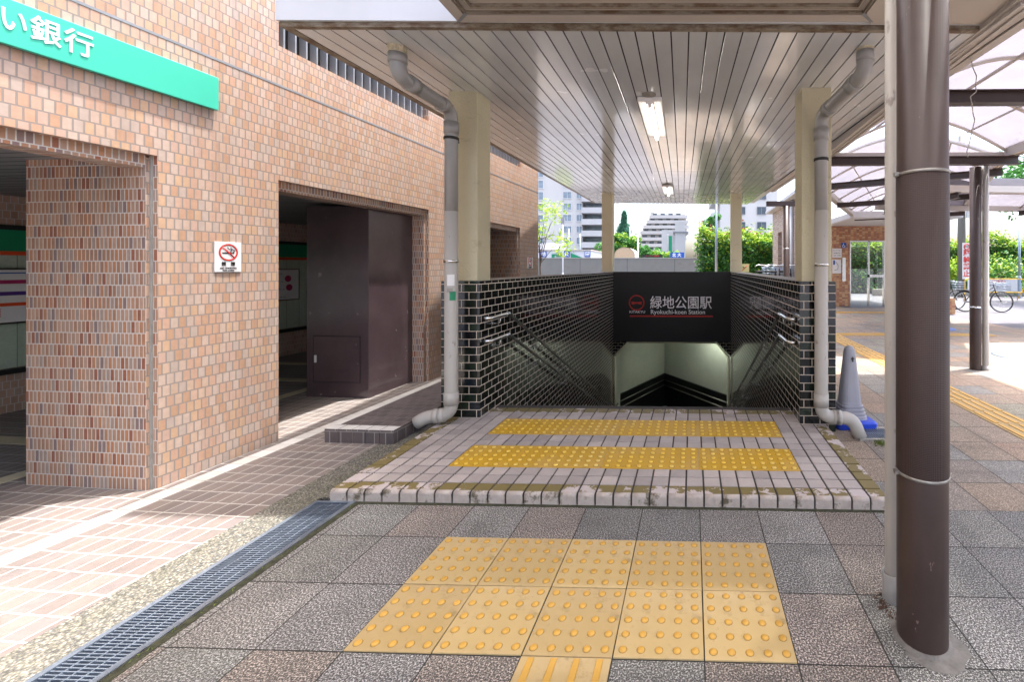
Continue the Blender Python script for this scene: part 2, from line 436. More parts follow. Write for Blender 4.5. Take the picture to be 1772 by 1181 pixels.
def glass(name, c=(.93, .97, .95), rough=.02, alpha=.35):
    m, n, b = newmat(name); out = n.nodes["Material Output"]
    tr = n.nodes.new("ShaderNodeBsdfTransparent"); tr.inputs[0].default_value = (*c, 1)
    gl = n.nodes.new("ShaderNodeBsdfGlossy"); gl.inputs["Roughness"].default_value = rough
    lw = n.nodes.new("ShaderNodeLayerWeight"); lw.inputs[0].default_value = .5
    fr = n.nodes.new("ShaderNodeMapRange"); L(n, lw.outputs[1], fr.inputs[0]); fr.inputs[1].default_value = .3; fr.inputs[3].default_value = .07; fr.inputs[4].default_value = .7
    mx = n.nodes.new("ShaderNodeMixShader"); L(n, fr.outputs[0], mx.inputs[0]); L(n, tr.outputs[0], mx.inputs[1]); L(n, gl.outputs[0], mx.inputs[2])
    L(n, mx.outputs[0], out.inputs[0]); return m
M['glass'] = glass('clear_glass')
def poly(name, tc_, k_tr, dc):
    m, n, b = newmat(name); out = n.nodes["Material Output"]
    tr = n.nodes.new("ShaderNodeBsdfTransparent"); tr.inputs[0].default_value = (*tc_, 1)
    tl = n.nodes.new("ShaderNodeBsdfTranslucent"); t = noise(n, 2.5, 6, .65)
    r = ramp(n, t.outputs[0], [(.3, tuple(x*.86 for x in dc)), (.7, dc)]); L(n, r.outputs[0], tl.inputs[0])
    b.inputs["Roughness"].default_value = .25; L(n, r.outputs[0], b.inputs["Base Color"])
    m1 = n.nodes.new("ShaderNodeMixShader"); m1.inputs[0].default_value = k_tr; m2 = n.nodes.new("ShaderNodeMixShader"); m2.inputs[0].default_value = .22
    L(n, tl.outputs[0], m1.inputs[1]); L(n, tr.outputs[0], m1.inputs[2]); L(n, m1.outputs[0], m2.inputs[1]); L(n, b.outputs[0], m2.inputs[2])
    L(n, m2.outputs[0], out.inputs[0]); return m
M['polycarb'] = poly('frosted_polycarbonate', (.8, .78, .82), .10, (.15, .137, .155))
M['near_poly'] = poly('frosted_roof_sheet', (.9, .88, .85), .12, (.62, .60, .58))
M['lamp'] = plain('fluorescent_tube', '#fff8f0', .4, emit=4.0, var=0)
M['lamp_tunnel'] = plain('tunnel_tube', '#f4fff4', .4, emit=18.0, var=0)
M['fixture'] = plain('fixture_enamel', '#e6e2de', .4, var=.05)
M['cone_grey'] = plain('grey_cone_plastic', '#908f97', .5, var=.06)
M['cone_blue'] = plain('blue_plastic', '#1c3fb4', .4, var=.05)
M['rubber'] = plain('black_rubber', '#131313', .6, var=.1)
M['bark'] = plain('bark', '#4a3d30', .9, var=.3, vscale=8, bstr=.6, bscale=20)
M['white_paint'] = plain('white_paint', '#c4c4c4', .5, var=.04)
M['apt_white'] = plain('apartment_render', '#bcbab6', .8, var=.04, vscale=.2)
M['apt_grey'] = plain('grey_apartment_render', '#a9a8a6', .8, var=.08, vscale=.2)
M['apt_panel'] = plain('balcony_panel', '#b2b1b0', .7, var=.05, vscale=.3)  # even light grey for balcony panels and the kiosk roof
M['win'] = plain('window_glass', '#7d8a94', .15, .0, var=.3, vscale=.8)
M['win_dark'] = plain('dark_window_glass', '#4c5660', .15, .0, var=.3, vscale=.8)
M['frame_grey'] = plain('window_frame', '#7d8084', .5)
M['yellow_pipe'] = plain('yellow_steel', '#c79c10', .4)
M['ceil_dark'] = brick('dark_strip_ceiling', 4, .1, .006, ['#85878a', '#8c8e91', '#7e8083'], '#3a3c40', rough=.45, bstr=.5)
M['curtain'] = brick('pale_shutter_panel', .22, 4, .004, ['#e4e6da', '#eaebe0', '#e0e2d5'], '#a8aaa0', rough=.3, bstr=.4, off=0)
M['elev_brick'] = brick('orange_small_tile', .108, .068, .006, ['#a8693f', '#b97b50', '#c28f62', '#9d6140', '#c99e6c', '#b06f4b'], '#8d8378', off=0, rough=.5)
M['buff_brick'] = brick('buff_brick', .22, .075, .008, ['#9c8472', '#a88f7c', '#927866', '#ab9786'], '#b3a99e', rough=.7)

# ------------------------------------------------------------------ building frame (facade runs at 3.25 degrees to the axis)
BROT = -R(4.95) + YAW
BO = c2w(-3.5187, 2.925)
def b2w(x, y, z=0):
    c_, s_ = math.cos(BROT), math.sin(BROT)
    return Vector((BO[0]+x*c_-y*s_, BO[1]+x*s_+y*c_, z))
def w2b(X, Y):
    c_, s_ = math.cos(-BROT), math.sin(-BROT); x, y = X-BO[0], Y-BO[1]
    return (x*c_-y*s_, x*s_+y*c_)

# ------------------------------------------------------------------ ground and paving
HX0, HX1, HY0, HY1 = -2.2, 1.15, 4.32, 16.0        # the stairwell opening
def holed(x0, x1, y0, y1, z, hx0, hx1, hy0, hy1, mb=None):
    mb = mb or MB()
    for a, b, c_, d in ((x0, hx0, y0, y1), (hx1, x1, y0, y1), (hx0, hx1, y0, hy0), (hx0, hx1, hy1, y1)):
        mb.quad((a, c_, z), (b, c_, z), (b, d, z), (a, d, z))
    return mb
tag(holed(-900, 900, -300, 1800, -.02, HX0, HX1, HY0, 11.3).build('ground', M['asphalt']), kind='structure')
# plaza pavers to the right and behind the stairwell
g = MB(); z = -.004
for a, b, c_, d in ((1.104, 8.2, 2.717, 10.9), (3.216, 8.2, -3, 2.717), (1.3, 5.6, 10.9, 40), (-2.4, 1.3, 11.45, 30), (5.6, 7.9, 10.9, 16)):
    g.quad((a, c_, z), (b, c_, z), (b, d, z), (a, d, z))
o = g.build('plaza_pavement', M['plaza']); tag(o, kind='structure')
for l in o.data.uv_layers[0].data: l.uv = (l.uv[0]+1.36, l.uv[1]-2.36+3.57)
g = MB()
g.quad((-2.14, -3, 0), (3.216, -3, 0), (3.216, 2.717, 0), (-2.14, 2.717, 0))
o = g.build('slab_pavement', M['slab']); tag(o, kind='structure')
for l in o.data.uv_layers[0].data: l.uv = (l.uv[0]+1.36+3.52, l.uv[1]-2.36+7.14)
# brown tiles in front of and inside the arcade of the building
a0, a1 = w2b(-2.64, -3), w2b(-2.64, 3.6); a2, a3 = w2b(-2.52, 3.6), w2b(-2.52, 14)
g = MB().quad((-5.5, -6, 0), (a0[0], -6, 0), (a1[0], a1[1], 0), (a2[0], a2[1], 0), (a3[0], a3[1], 0), (-5.5, 12, 0))
o = g.build('tiled_pavement', M['brown_tile']); tag(o, kind='structure'); o.location = (BO[0], BO[1], 0); o.rotation_euler = (0, 0, BROT)
g = MB().box(.075, .195, -6, 6.9, -.01, .003)
o = g.build('white_line', brick('white_band_tile', .4, .124, .002, ['#c9c6c0', '#bfbcb6', '#d0cdc8'], '#8a8680', off=0, rough=.55, bstr=.3)); tag(o, kind='structure'); o.location = (BO[0], BO[1], 0); o.rotation_euler = (0, 0, BROT)
g = MB()
for y in (-.55, .55, 1.75, 2.6, 3.5, 4.4):
    g.box(-3.4, -1.15, y, y+.14, -.01, .003)
g.box(-1.3, -1.16, -5, 6, -.011, .0025)
o = g.build('cream_floor_bands', M['cream_tile']); tag(o, kind='structure'); o.location = (BO[0], BO[1], 0); o.rotation_euler = (0, 0, BROT)
tag(MB().box(-2.64, -2.40, -3, 3.0, -.03, .004).box(-2.52, -2.31, 3.0, 12, -.03, .002).box(-2.64, -2.52, 3.0, 3.6, -.03, .003).box(-2.40, -2.31, 2.74, 3.0, -.03, .0035).build('aggregate_strip', M['aggregate']), kind='structure')
tag(MB().box(-2.155, -2.10, -3, 2.70, -.02, .002).box(-2.1, 1.25, 2.675, 2.70, -.02, .0025).build('mossy_joint', M['moss']), kind='structure')

# guide paths (continuous ribbed paving far off)
def guide_strip(x0, x1, y0, y1, along='y', n=4):
    mb = MB().box(x0, x1, y0, y1, -.01, .002)
    k = 0
    step = .357
    if along == 'y':
        y = y0
        while y < y1-.1:
            for i in range(n):
                c = x0 + (i+.5)*(x1-x0)/n
                mb.box(c-.018, c+.018, y+.02, min(y+step-.02, y1), .002, .008, 1)
            y += step
    else:
        x = x0
        while x < x1-.1:
            for i in range(n):
                c = y0 + (i+.5)*(y1-y0)/n
                mb.box(x+.02, min(x+step-.02, x1), c-.018, c+.018, .002, .008, 1)
            x += step
    return mb
tag(guide_strip(2.87, 3.25, 1.0, 15.3).build('ribbed_guide_path', [M['tactile'], M['tactile_bump']]), 'long yellow ribbed guide path running straight beside the brown column', 'guide path')
tag(guide_strip(3.25, 6.6, 9.55, 9.92, 'x').build('ribbed_guide_path', [M['tactile'], M['tactile_bump']]), 'pale yellow guide path crossing the plaza sideways towards the road', 'guide path')
tag(guide_strip(3.25, 6.4, 14.2, 14.6, 'x').build('ribbed_guide_path', [M['tactile'], M['tactile_bump']]), 'yellow guide path leading to the lift door of the tiled building', 'guide path')

# ------------------------------------------------------------------ pale tactile blocks
TX, TY, TW, TD = -1.36, 2.36, .352, .357
def block_mesh(bars=False):
    mb = MB().box(.0025, TW-.0025, .0025, TD-.0025, -.02, .006)
    if bars:
        for i in range(4):
            c = (i+.5)*TW/4; mb.prism([(c-.017, .012), (c+.017, .012), (c+.012, TD-.012), (c-.012, TD-.012)][:], .006, .011, 1)
    else:
        for i in range(5):
            for j in range(5):
                cx, cy = (i+.5)*TW/5, (j+.5)*TD/5
                mb.lathe([(.0155, .006), (.0145, .0095), (.011, .0115), (.0, .0118)], (cx, cy, 0), 14, 1); mb.lathe([(.0172, .0063), (.0152, .0064)], (cx, cy, 0), 14, 2)
    return mb
proto = None
rowname = ['in the row beside the tiled platform', 'in the row nearer the viewer']
cn = ['leftmost', 'second from left', 'middle', 'fourth from left', 'rightmost']
for j in range(2):
    for i in range(5):
        if proto is None:
            proto = block_mesh().build('tactile_block', [M['tactile'], M['tactile_bump'], M['dark_ring']], bevel=.0015, seg=1); o = proto
        else: o = proto.copy(); col.objects.link(o)
        o.location = (TX+i*TW, TY-(j+1)*TD, random.uniform(-.0012, .0012)); o.rotation_euler = (0, 0, random.uniform(-.003, .003))
        tag(o, 'pale yellow dotted paving block, %s %s' % (cn[i], rowname[j]), 'tactile block', 'pale yellow dotted paving blocks')
gb = block_mesh(True).build('ribbed_block', [M['tactile'], M['tactile_bump']], bevel=.0015, seg=1)
for k in range(3):
    o = gb if k == 0 else gb.copy()
    if k: col.objects.link(o)
    o.location = (TX+2*TW, TY-(3+k)*TD, 0)
    tag(o, 'pale yellow paving block with four raised bars below the dotted blocks' if k == 0 else 'pale yellow barred paving block number %s behind the viewer' % ('two' if k == 1 else 'three'), 'tactile block', 'pale yellow barred paving blocks')

# ------------------------------------------------------------------ tiled platform
PZ = .075; PX0, PX1, PY0, PY1 = -2.315, 1.215, 2.70, 4.33
pl = thing('tiled_platform', 'low platform of square lilac grey tiles with olive painted border', 'platform', (PX0, PY0, 0))
MB().box(PX0+.01, PX1-.01, PY0+.012, PY1+.1, -.05, PZ-.007).build('grout_bed', M['grout'], pl, xf=Matrix.Translation((-PX0, -PY0, 0)))
nx, ny = 31, 14; tw, td = (PX1-PX0)/nx, (PY1-PY0)/ny
tl, ed, no = MB(), MB(), MB(); gp_ = .0060
for i in range(nx):
    for j in range(ny):
        x0, x1, y0, y1 = i*tw+gp_, (i+1)*tw-gp_, j*td+gp_, (j+1)*td-gp_
        dz = random.uniform(-.0012, .0012)
        border = j == 0 or i == 0 or i == nx-1 or j == ny-1
        if border:
            ed.box(x0, x1, (.022 if j == 0 else y0), y1, PZ-.02, PZ+dz)
            if j == 0:
                no.tube([(x0, .022, PZ-.022), (x1, .022, PZ-.022)], .0215, 12) ; no.box(x0, x1, .0006, .03, -.01, PZ-.022+.002)
        else: tl.box(x0, x1, y0, y1, PZ-.02, PZ+dz)
tl.build('tiles', M['plat_tile'], pl, bevel=.0015, seg=1)
ed.build('border_tiles', M['olive'], pl, bevel=.0015, seg=1)
no.build('nosing_tiles', M['nosing'], pl)

def mat_strip(name, x0, x1, y0, y1, label):
    mb = MB().box(0, x1-x0, 0, y1-y0, PZ-.001, PZ+.0045)
    n = round((x1-x0)/.0735); m = 5
    for i in range(n):
        for j in range(m):
            c_ = ((i+.5)*(x1-x0)/n, (j+.5)*(y1-y0)/m, PZ); mb.lathe([(.0180, .0045), (.0165, .0085), (.011, .0115), (0, .012)], c_, 12, 1); mb.lathe([(.0210, .0048), (.017, .0050)], c_, 12, 2)
    o = mb.build(name, [M['yellow_mat'], M['mat_bump'], M['dark_ring']]); o.location = (x0, y0, 0)
    tag(o, label, 'tactile mat', 'bright yellow dotted mats on the platform'); return o
for (y0, y1, s) in ((3.04, 3.40, 'front strip of the platform'), (3.64, 4.0, 'back strip by the stairs')):
    for (x0, x1, s2) in ((-1.735, -.648, 'long left'), (-.644, .05, 'middle'), (.054, .757, 'right')):
        mat_strip('tactile_mat', x0, x1, y0, y1, '%s yellow dotted mat in the %s' % (s2, s))

# ------------------------------------------------------------------ drain channel
dr = thing('drain_channel', 'galvanised steel grating over the drain between slabs and brown tiles', 'drain', (-2.40, -1.5, 0), -R(0))
L_ = 4.2
fr = MB().box(0, .026, 0, L_, -.08, .006).box(.232, .26, 0, L_, -.08, .006).box(.026, .232, L_-.02, L_, -.08, .005)
fr.build('frame', M['galv'], dr)
gt = MB(); y = .012
while y < L_-.03:
    gt.box(.028, .230, y, y+.0045, -.022, .003 + (0.0))
    y += .0148
for x in (.078, .129, .180): gt.box(x-.003, x+.003, 0.02, L_-.025, -.015, .0015)
gt.build('grate_bars', M['galv'], dr)
MB().box(.02, .24, 0, L_-.01, -.12, -.075).build('channel', M['moss'], dr)

# small grate on the right by the cone
sg = thing('floor_grate', 'small steel grate beside the right drainpipe', 'drain', (1.45, 3.78, 0))
MB().box(0, .34, 0, .03, -.02, .012).box(0, .34, .27, .3, -.02, .012).box(0, .03, .03, .27, -.02, .0115).box(.31, .34, .03, .27, -.02, .0115).build('frame', M['concrete_pale'], sg)
g = MB()
for k in range(14): g.box(.035+k*.02, .041+k*.02, .03, .27, -.01, .009)
g.box(.03, .31, .145, .155, -.01, .008)
g.build('grate_bars', M['galv'], sg)
MB().quad((.03, .03, -.003), (.31, .03, -.003), (.31, .27, -.003), (.03, .27, -.003)).build('dark_pit_sheet', M['rubber'], sg)  # flat black sheet stands in for the darkness below the grate
# dark tile step left of the platform
st = thing('tiled_step', 'low raised step of dark tiles with pale front edge beside the brown cabinet', 'step', (-3.13, 3.6, 0))
MB().box(0, .62, .1, 3.2, -.05, .12).build('tread', M['dark_step'], st, xf=Matrix.Rotation(0, 4, 'Z'))
mb = MB()
for k in range(5): mb.box(k*.124+.002, (k+1)*.124-.002, 0, .098, -.02, .12)
mb.build('front_tiles', [M['white_tile'], M['dark_step']], st, bevel=.002, facemat=lambda p: 0 if p.normal.z > .5 else 1)
mb = MB()
for k in range(30): mb.box(-.002, .055, .1+k*.1+.002, .1+(k+1)*.1-.002, -.02, .1225)
mb.build('edge_tiles', M['white_tile'], st)
st.rotation_euler = (0, 0, -R(2.2))

# ------------------------------------------------------------------ brick building with bank
B = thing('brick_building', 'long building faced in small salmon bricks with open arcade', 'building', (BO[0], BO[1], 0), BROT)
fm = lambda p: 1 if abs(p.normal.y) > .7 else 0
mb = MB()
mb.box(-.97, -.046, -.03, .84, -.02, 2.235).box(-.032, 0, 0, .81, -.02, 2.25)                 # pier between the openings
mb.build('pier', [M['facade'], M['reveal']], B, facemat=fm)
mb = MB().box(-.046, -.032, -.012, .82, 0, 2.249)
mb.build('expansion_joint', M['concrete_pale'], B)
for a, b_ in ((2.765, 4.25), (5.41, 6.26)): MB().box(-.97, -.034, a-.05, b_+.05, -.02, 2.235).box(-.0338, 0, a, b_, -.02, 2.25).build('pier', [M['facade'], M['reveal']], B, facemat=fm)
for a, b_ in ((-6, -.03), (.84, 2.715), (4.30, 5.36)): MB().box(-.23, -.05, a, b_, 2.165, 2.2495).build('inner_lintel', M['reveal'], B)
up = MB().box(-.23, 0, -6, 6.26, 2.25, 3.41).box(-.23, 0, -6, .812, 3.41, 6.5).box(-.23, 0, 2.76, 3.6, 3.41, 3.98).box(-.23, 0, 5.43, 6.26, 3.41, 3.98).box(-.23, 0, .812, 6.26, 3.98, 6.5)
up.build('upper_wall', [M['facade'], M['reveal']], B, facemat=lambda p: 1 if abs(p.normal.z) > .7 or abs(p.normal.y) > .7 else 0)
MB().box(-.001, .0025, -6, 6.26, 3.058, 3.076).build('groove_line', M['frame_grey'], B)
for (a, b_) in ((.812, 2.76), (3.6, 5.43)):
    f = MB().quad((-.2, a, 3.41), (-.2, b_, 3.41), (-.2, b_, 3.98), (-.2, a, 3.98)).build('window_band', M['soffit_gap'], B)
    s_ = MB(); y = a+.06
    while y < b_-.02: s_.box(-.09, -.02, y, y+.014, 3.41, 3.98); y += .105
    s_.build('louvre', M['frame_grey'], f)
# outer volume: back rooms, end wall, roof
MB().box(-8, -.232, 6.03, 6.255, -.02, 6.5).box(-8, -3.62, -6, 6.03, -.02, 6.4).build('rear_wall', M['inner_brick'], B)
MB().box(-8, 0.01, -6, 6.26, 6.5, 6.7).build('roof', M['concrete_pale'], B)
MB().box(-3.62, -.232, -6, 6.03, 2.235, 2.34).build('ceiling', M['ceil_dark'], B)
# shop front inside the arcade
MB().box(-3.62, -3.5, -6, 6.03, 0, .42).box(-3.62, -3.5, -6, 6.03, 1.93, 2.235).build('shop_wall', M['inner_brick'], B)
MB().box(-3.5, -3.44, -6, 6.0, .40, .45).build('sill', M['black'], B)
MB().box(-3.61, -3.55, -6, 6.0, .45, 1.62).build('shutter_panels', M['curtain'], B)
MB().box(-3.53, -3.46, -6, 6.0, 1.66, 1.88).build('green_band', M['green_band'], B)
MB().box(-3.535, -3.455, -6, 6.0, 1.62, 1.66).build('orange_band', M['orange'], B)
MB().box(-3.53, -3.46, -6, 6.0, 1.88, 1.93).build('band_cap', M['black'], B)
MB().box(-3.50, -3.494, -1.0, 6.0, .46, 1.62).build('shop_glass', M['glass'], B)
# arcade stays open at its far left end, letting sky light in

# posters (things hung on the shop front)
def poster(name, y0, y1, z0, z1, x=-3.488, label='', frame=None):
    p = thing(name, label, 'poster', b2w(x, y0, z0), BROT)
    MB().box(0, .006, 0, y1-y0, 0, z1-z0).build('sheet', M['white_sign'], p)
    if frame:
        t = .018; w_, h_ = y1-y0, z1-z0
        MB().box(0, .016, -t, 0, -t, h_+t).box(0, .016, w_, w_+t, -t, h_+t).box(0, .0155, 0, w_, -t, 0).box(0, .0155, 0, w_, h_, h_+t).build('frame', frame, p)
    return p
p = poster('bank_poster', -.02, 1.55, .93, 1.47, label='wide bank rate poster with magenta, purple and orange bands behind the front pier', frame=M['steel'])
W_ = 1.57
for (z0, z1, mt) in ((.395, .435, 'magenta'), (.275, .315, 'purple'), (.165, .2, 'orange'), (.50, .512, 'blue')):
    MB().box(.006, .008, 0, W_, z0, z1).build('colour_band', M[mt], p)
for (s_, y_, z_, h_, mt, bd) in (('お得な! 関西みらい', .02, .468, .048, 'black', .0015), ('お得な! 関西みらい', .62, .468, .048, 'black', .0015), ('プレ年金定期', .12, .415, .03, 'yellow_pipe', 0), ('プレ年金定期', .75, .415, .03, 'yellow_pipe', 0),
                         ('年 0.05%', .04, .352, .065, 'black', .002), ('年 0.05%', .65, .352, .065, 'black', .002), ('新年金定期', .14, .295, .03, 'white', 0), ('新年金定期', .78, .295, .03, 'white', 0), ('年 0.15%', .04, .238, .065, 'black', .002), ('年 0.15%', .65, .238, .065, 'black', .002),
                         ('ファミリー定期預金', .06, .182, .026, 'yellow_pipe', 0), ('ファミリー定期預金', .68, .182, .026, 'yellow_pipe', 0), ('関西みらい銀行', .17, .025, .028, 'blue', 0)):
    text('lettering', s_, h_, M[mt], (.0085, y_, z_), SIDE, p, bold=bd)
mb = MB()
for k in range(6):
    mb.box(.006, .0075, .04, .32, .06+k*.015, .068+k*.015); mb.box(.006, .0075, .36, .5, .06+k*.015, .066+k*.015)
    mb.box(.006, .0075, .75, 1.2, .06+k*.015, .067+k*.015)
mb.build('small_print', M['red'], p)
p = poster('bank_poster', 3.78, 4.32, .95, 1.45, label='white framed poster with pink drawings behind the shop glass', frame=M['steel'])
for (y_, z_) in ((.1, .36), (.36, .35), (.1, .2), (.38, .2)): MB().tube([(.004, y_, z_), (.0085, y_, z_)], .055, 16).build('drawing', M['magenta'], p)
for k in range(4): text('lettering', 'キャンペーン', .035, M['black'], (.008, .05+.02*k, .43-.13*k), SIDE, p)
p = poster('notice_sheet', 4.75, 5.1, .62, .86, label='small white notice sheet low on the shop glass', frame=None)
for k in range(5): text('lettering', 'ご案内 9:00-15:00', .026, M['black'], (.008, .02, .21-.042*k), SIDE, p)

# bank sign
S = thing('bank_sign', 'long green bank sign with white lettering on the brick wall', 'sign', b2w(.0, -2.2, 2.675), BROT)
ln = 2.2 + .335
MB().box(.006, .034, 0, ln, 0, .245).build('panel', M['green_sign'], S, bevel=.004)
for a in (.4, 1.45): MB().box(.0343, .0352, a, a+.003, 0, .245).build('panel_seam', M['green_band'], S)
MB().box(.0, .006, .3, .36, .05, .2).box(.0, .006, 2.2, 2.26, .05, .2).build('bracket', M['steel'], S)
def sy(px): # facade coordinate of an image column, sign plane
    q = (px-CX)/F; Y = (-3.772+.036)/(q-.0866); return (Y-2.925)*1.0037
for ch, p0, p1 in (('い', 2, 50), ('銀', 57, 107), ('行', 115, 163)):
    a, b_ = sy(p0), sy(p1)
    text('lettering', ch, .15, M['white'], (.036, a+2.2-.008, .128), SIDE, S, bold=.0016, sx=(b_-a)/.135)
text('lettering', '関西みら', .15, M['white'], (.036, .62, .128), SIDE, S, bold=.0016, sx=.95)

# no smoking sign
def nosmoke(y0, y1, z0, z1, label):
    n_ = thing('no_smoking_sign', label, 'sign', b2w(0, y0, z0), BROT, 'no smoking signs on the brick wall')
    w_, h_ = y1-y0, z1-z0
    MB().box(.001, .008, 0, w_, 0, h_).build('plate', M['white_sign'], n_, bevel=.002)
    cy, cz, r = w_/2, h_*.66, w_*.33
    ring = [(.010, cy+r*math.cos(a), cz+r*math.sin(a)) for a in [2*math.pi*k/32 for k in range(33)]]
    mb = MB().tube(ring, w_*.035, 8, False); d = r*.68
    mb.tube([(.012, cy-d, cz+d), (.012, cy+d, cz-d)], w_*.03, 8)
    mb.build('prohibition_ring', M['red'], n_, xf=Matrix.Translation((.0068, 0, 0)) @ Matrix.Diagonal((.25, 1, 1, 1)))
    mb = MB().box(.008, .0095, cy-r*.7, cy+r*.45, cz-r*.18, cz-r*.02).box(.008, .0095, cy+r*.5, cy+r*.65, cz-r*.18, cz-r*.02)
    sm = [(.009, cy+r*.5+.25*r*math.sin(k*.9), cz+k*r*.11) for k in range(7)]
    mb.tube(sm, w_*.012, 6); mb.tube([(p_[0], p_[1]-r*.35, p_[2]+.04*r) for p_ in sm], w_*.012, 6)
    mb.build('cigarette_symbol', M['black'], n_)
    text('lettering', '禁　煙', w_*.17, M['black'], (.0085, cy, h_*.27), SIDE, n_, bold=w_*.004, align='CENTER')
    text('lettering', 'NO SMOKING', w_*.1, M['black'], (.0085, cy, h_*.13), SIDE, n_, align='CENTER')
    text('lettering', '箕面市 公共施設', w_*.06, M['black'], (.0085, cy, h_*.05), SIDE, n_, align='CENTER')
    return n_
def fy(px): q = (px-CX)/F; return (-3.772/(q-.0866)-2.925)*1.0037
nosmoke(fy(370), fy(416), 1.46, 1.69, 'square white no smoking sign with red ring on the pier')
nosmoke(fy(912), fy(921.5), 1.47, 1.69, 'tiny far no smoking sign near the end corner of the brick wall')

# cabinet
cb = thing('utility_cabinet', 'tall dark brown steel cabinet standing in the second arcade opening', 'cabinet', b2w(-.955, 2.0, 0), BROT)
MB().box(0, .765, 0, .74, 0, 2.2).build('body', M['cabinet'], cb, bevel=.006)
MB().box(.765, .769, .0, .085, 0, 2.19).build('corner_strip', M['cabinet'], cb)
h_ = MB().box(.09, .66, -.006, -.0005, .18, .70).build('hatch', M['cabinet'], cb, bevel=.003)
MB().box(.09, .66, -.003, -.0002, .172, .178).box(.09, .66, -.003, -.0002, .702, .708).box(.082, .088, -.003, -.0002, .172, .708).box(.662, .668, -.003, -.0002, .172, .708).build('hatch_gap', M['rubber'], cb)
MB().box(.11, .135, -.018, -.006, .40, .485).build('handle', M['white_paint'], h_, bevel=.003)

# ------------------------------------------------------------------ stairwell walls, sign, stairs, tunnel
WT = 1.365
dk = [M['dark_tile'], M['stair_tile'], M['concrete_pale']]
dkf = lambda p: 2 if p.normal.z > .9 else (1 if abs(p.normal.x) > .7 else 0)
wl = MB().box(-2.37, -2.0, 4.03, 11.35, -4.2, WT).build('stairwell_wall', dk, facemat=dkf)
tag(wl, 'left parapet of glossy dark green tiles beside the stairs down', 'wall', 'dark tiled stairwell walls')
wr = MB().box(.98, 1.30, 3.96, 11.35, -4.2, WT).build('stairwell_wall', dk, facemat=dkf)
tag(wr, 'right parapet of glossy dark green tiles beside the grey cone', 'wall', 'dark tiled stairwell walls')

sw = thing('staircase', 'flight of stairs going down between the dark tiled walls', 'stairs', (-2.0, 4.33, PZ))
mb = MB(); nstep = 21; ri, trd = .151, .315
for k in range(nstep): mb.box(.002, 2.978, .012+k*trd, .012+(k+1)*trd, -4.1, -(k+1)*ri)
mb.build('steps', M['dark_step'], sw)
mb = MB()
for k in range(nstep): mb.box(.01, 2.97, .012+k*trd+.0, .012+k*trd+.05, -(k+1)*ri, -(k+1)*ri+.006)
mb.build('anti_slip_strips', M['yellow_mat'], sw)

# portal and tunnel
tn = thing('tunnel', 'pale plastered underground passage seen below the station name board', 'tunnel', (-.5, 11.05, -.41))
def tx(m): return Matrix.Translation((.5, -11.05, .41))
zb = -3.2
for s_ in (-1, 1):
    mb = MB()
    e = -2.0 if s_ < 0 else .98; i_ = e - s_*.36
    pts = [(e, -.41), (i_, -.41), (e, -.78)]
    if s_ > 0: pts = [(e, -.41), (e, -.78), (i_, -.41)]
    f = [(p_[0], 11.02, p_[1]) for p_ in pts]; b_ = [(p_[0], 11.3, p_[1]) for p_ in pts]
    mb.quad(*f); mb.quad(*reversed(b_)); mb.quad(f[1], f[2], b_[2], b_[1]) if s_ < 0 else mb.quad(f[2], b_[2], b_[1], f[1])
    mb.build('corner_bracket', M['dark_tile'], tn, xf=tx(0))
mb = MB()
pr = [(-1.96, -3.4), (-1.96, -.79), (-1.63, -.43), (.61, -.43), (.94, -.79), (.94, -3.4)]
for k in range(5):
    a, b_ = pr[k], pr[k+1]
    mb.tube([(a[0], 11.03, a[1]), (b_[0], 11.03, b_[1])], .022, 6)
mb.build('portal_trim', M['stucco'], tn, xf=tx(0))
C0 = at(1150, 600, 14.8); LW = (-2.3, 11.75); RW = (1.25, 11.95)
mb = MB()
mb.box(-2.0, 0.98, 11.02, 11.35, -.405, -.1)                       # lintel behind the name board
mb.quad((-2.0, 11.3, zb), (-2.0, 11.3, -.4), (-2.0, 12.05, -.4), (-2.0, 12.05, zb))
mb.quad((.98, 11.3, zb), (.98, 12.4, zb), (.98, 12.4, -.4), (.98, 11.3, -.4))
mb.quad((LW[0], LW[1], zb), (C0.x, C0.y, zb), (C0.x, C0.y, -.3), (LW[0], LW[1], -.3))
mb.quad((C0.x, C0.y, zb), (RW[0], RW[1], zb), (RW[0], RW[1], -.3), (C0.x, C0.y, -.3))
mb.quad((-3, 11.1, -.39), (-3, 16, -.39), (2.2, 16, -.39), (2.2, 11.1, -.39))
mb.build('plaster_walls', M['tunnel_wall'], tn, xf=tx(0))
mb = MB()
def slab_line(a, b_, off, z0, z1, m=mb):
    A, B_ = Vector((a[0], a[1], 0)), Vector((b_[0], b_[1], 0)); d = (B_-A).normalized(); nn = Vector((d.y, -d.x, 0))*off
    p = [A+nn, B_+nn, B_, A]; m.prism([(q.x, q.y) for q in p], z0, z1)
cc = (C0.x, C0.y)
slab_line(LW, cc, .05, zb, -2.12); slab_line(cc, RW, .05, zb, -2.12)
mb.build('dado', brick('dado_tile', .145, .0742, .003, ['#0b100e', '#0f1713', '#0a0d11', '#0d1210'], '#3c3a36', rough=.3, bstr=.5), tn, xf=tx(0))
mb = MB()
for zz in (-2.32, -2.5):
    q = (cc[0]+.0, cc[1]-.14)
    mb.tube([(LW[0], LW[1]-.1, zz), (q[0], q[1], zz)], .02, 8); mb.tube([(q[0], q[1], zz), (RW[0], RW[1]-.1, zz)], .02, 8)
mb.build('dado_rail', M['dull_steel'], tn, xf=tx(0))
MB().box(-3, 2.2, 10.9, 16, zb-.1, zb).build('floor', M['dark_step'], tn, xf=tx(0))
lt = thing('tunnel_lamp', 'lit tube lamp on the ceiling inside the underground passage', 'lamp', (.3, 12.2, -.42))
MB().box(-.6, .6, -.06, .06, -.03, .03).build('housing', M['fixture'], lt)
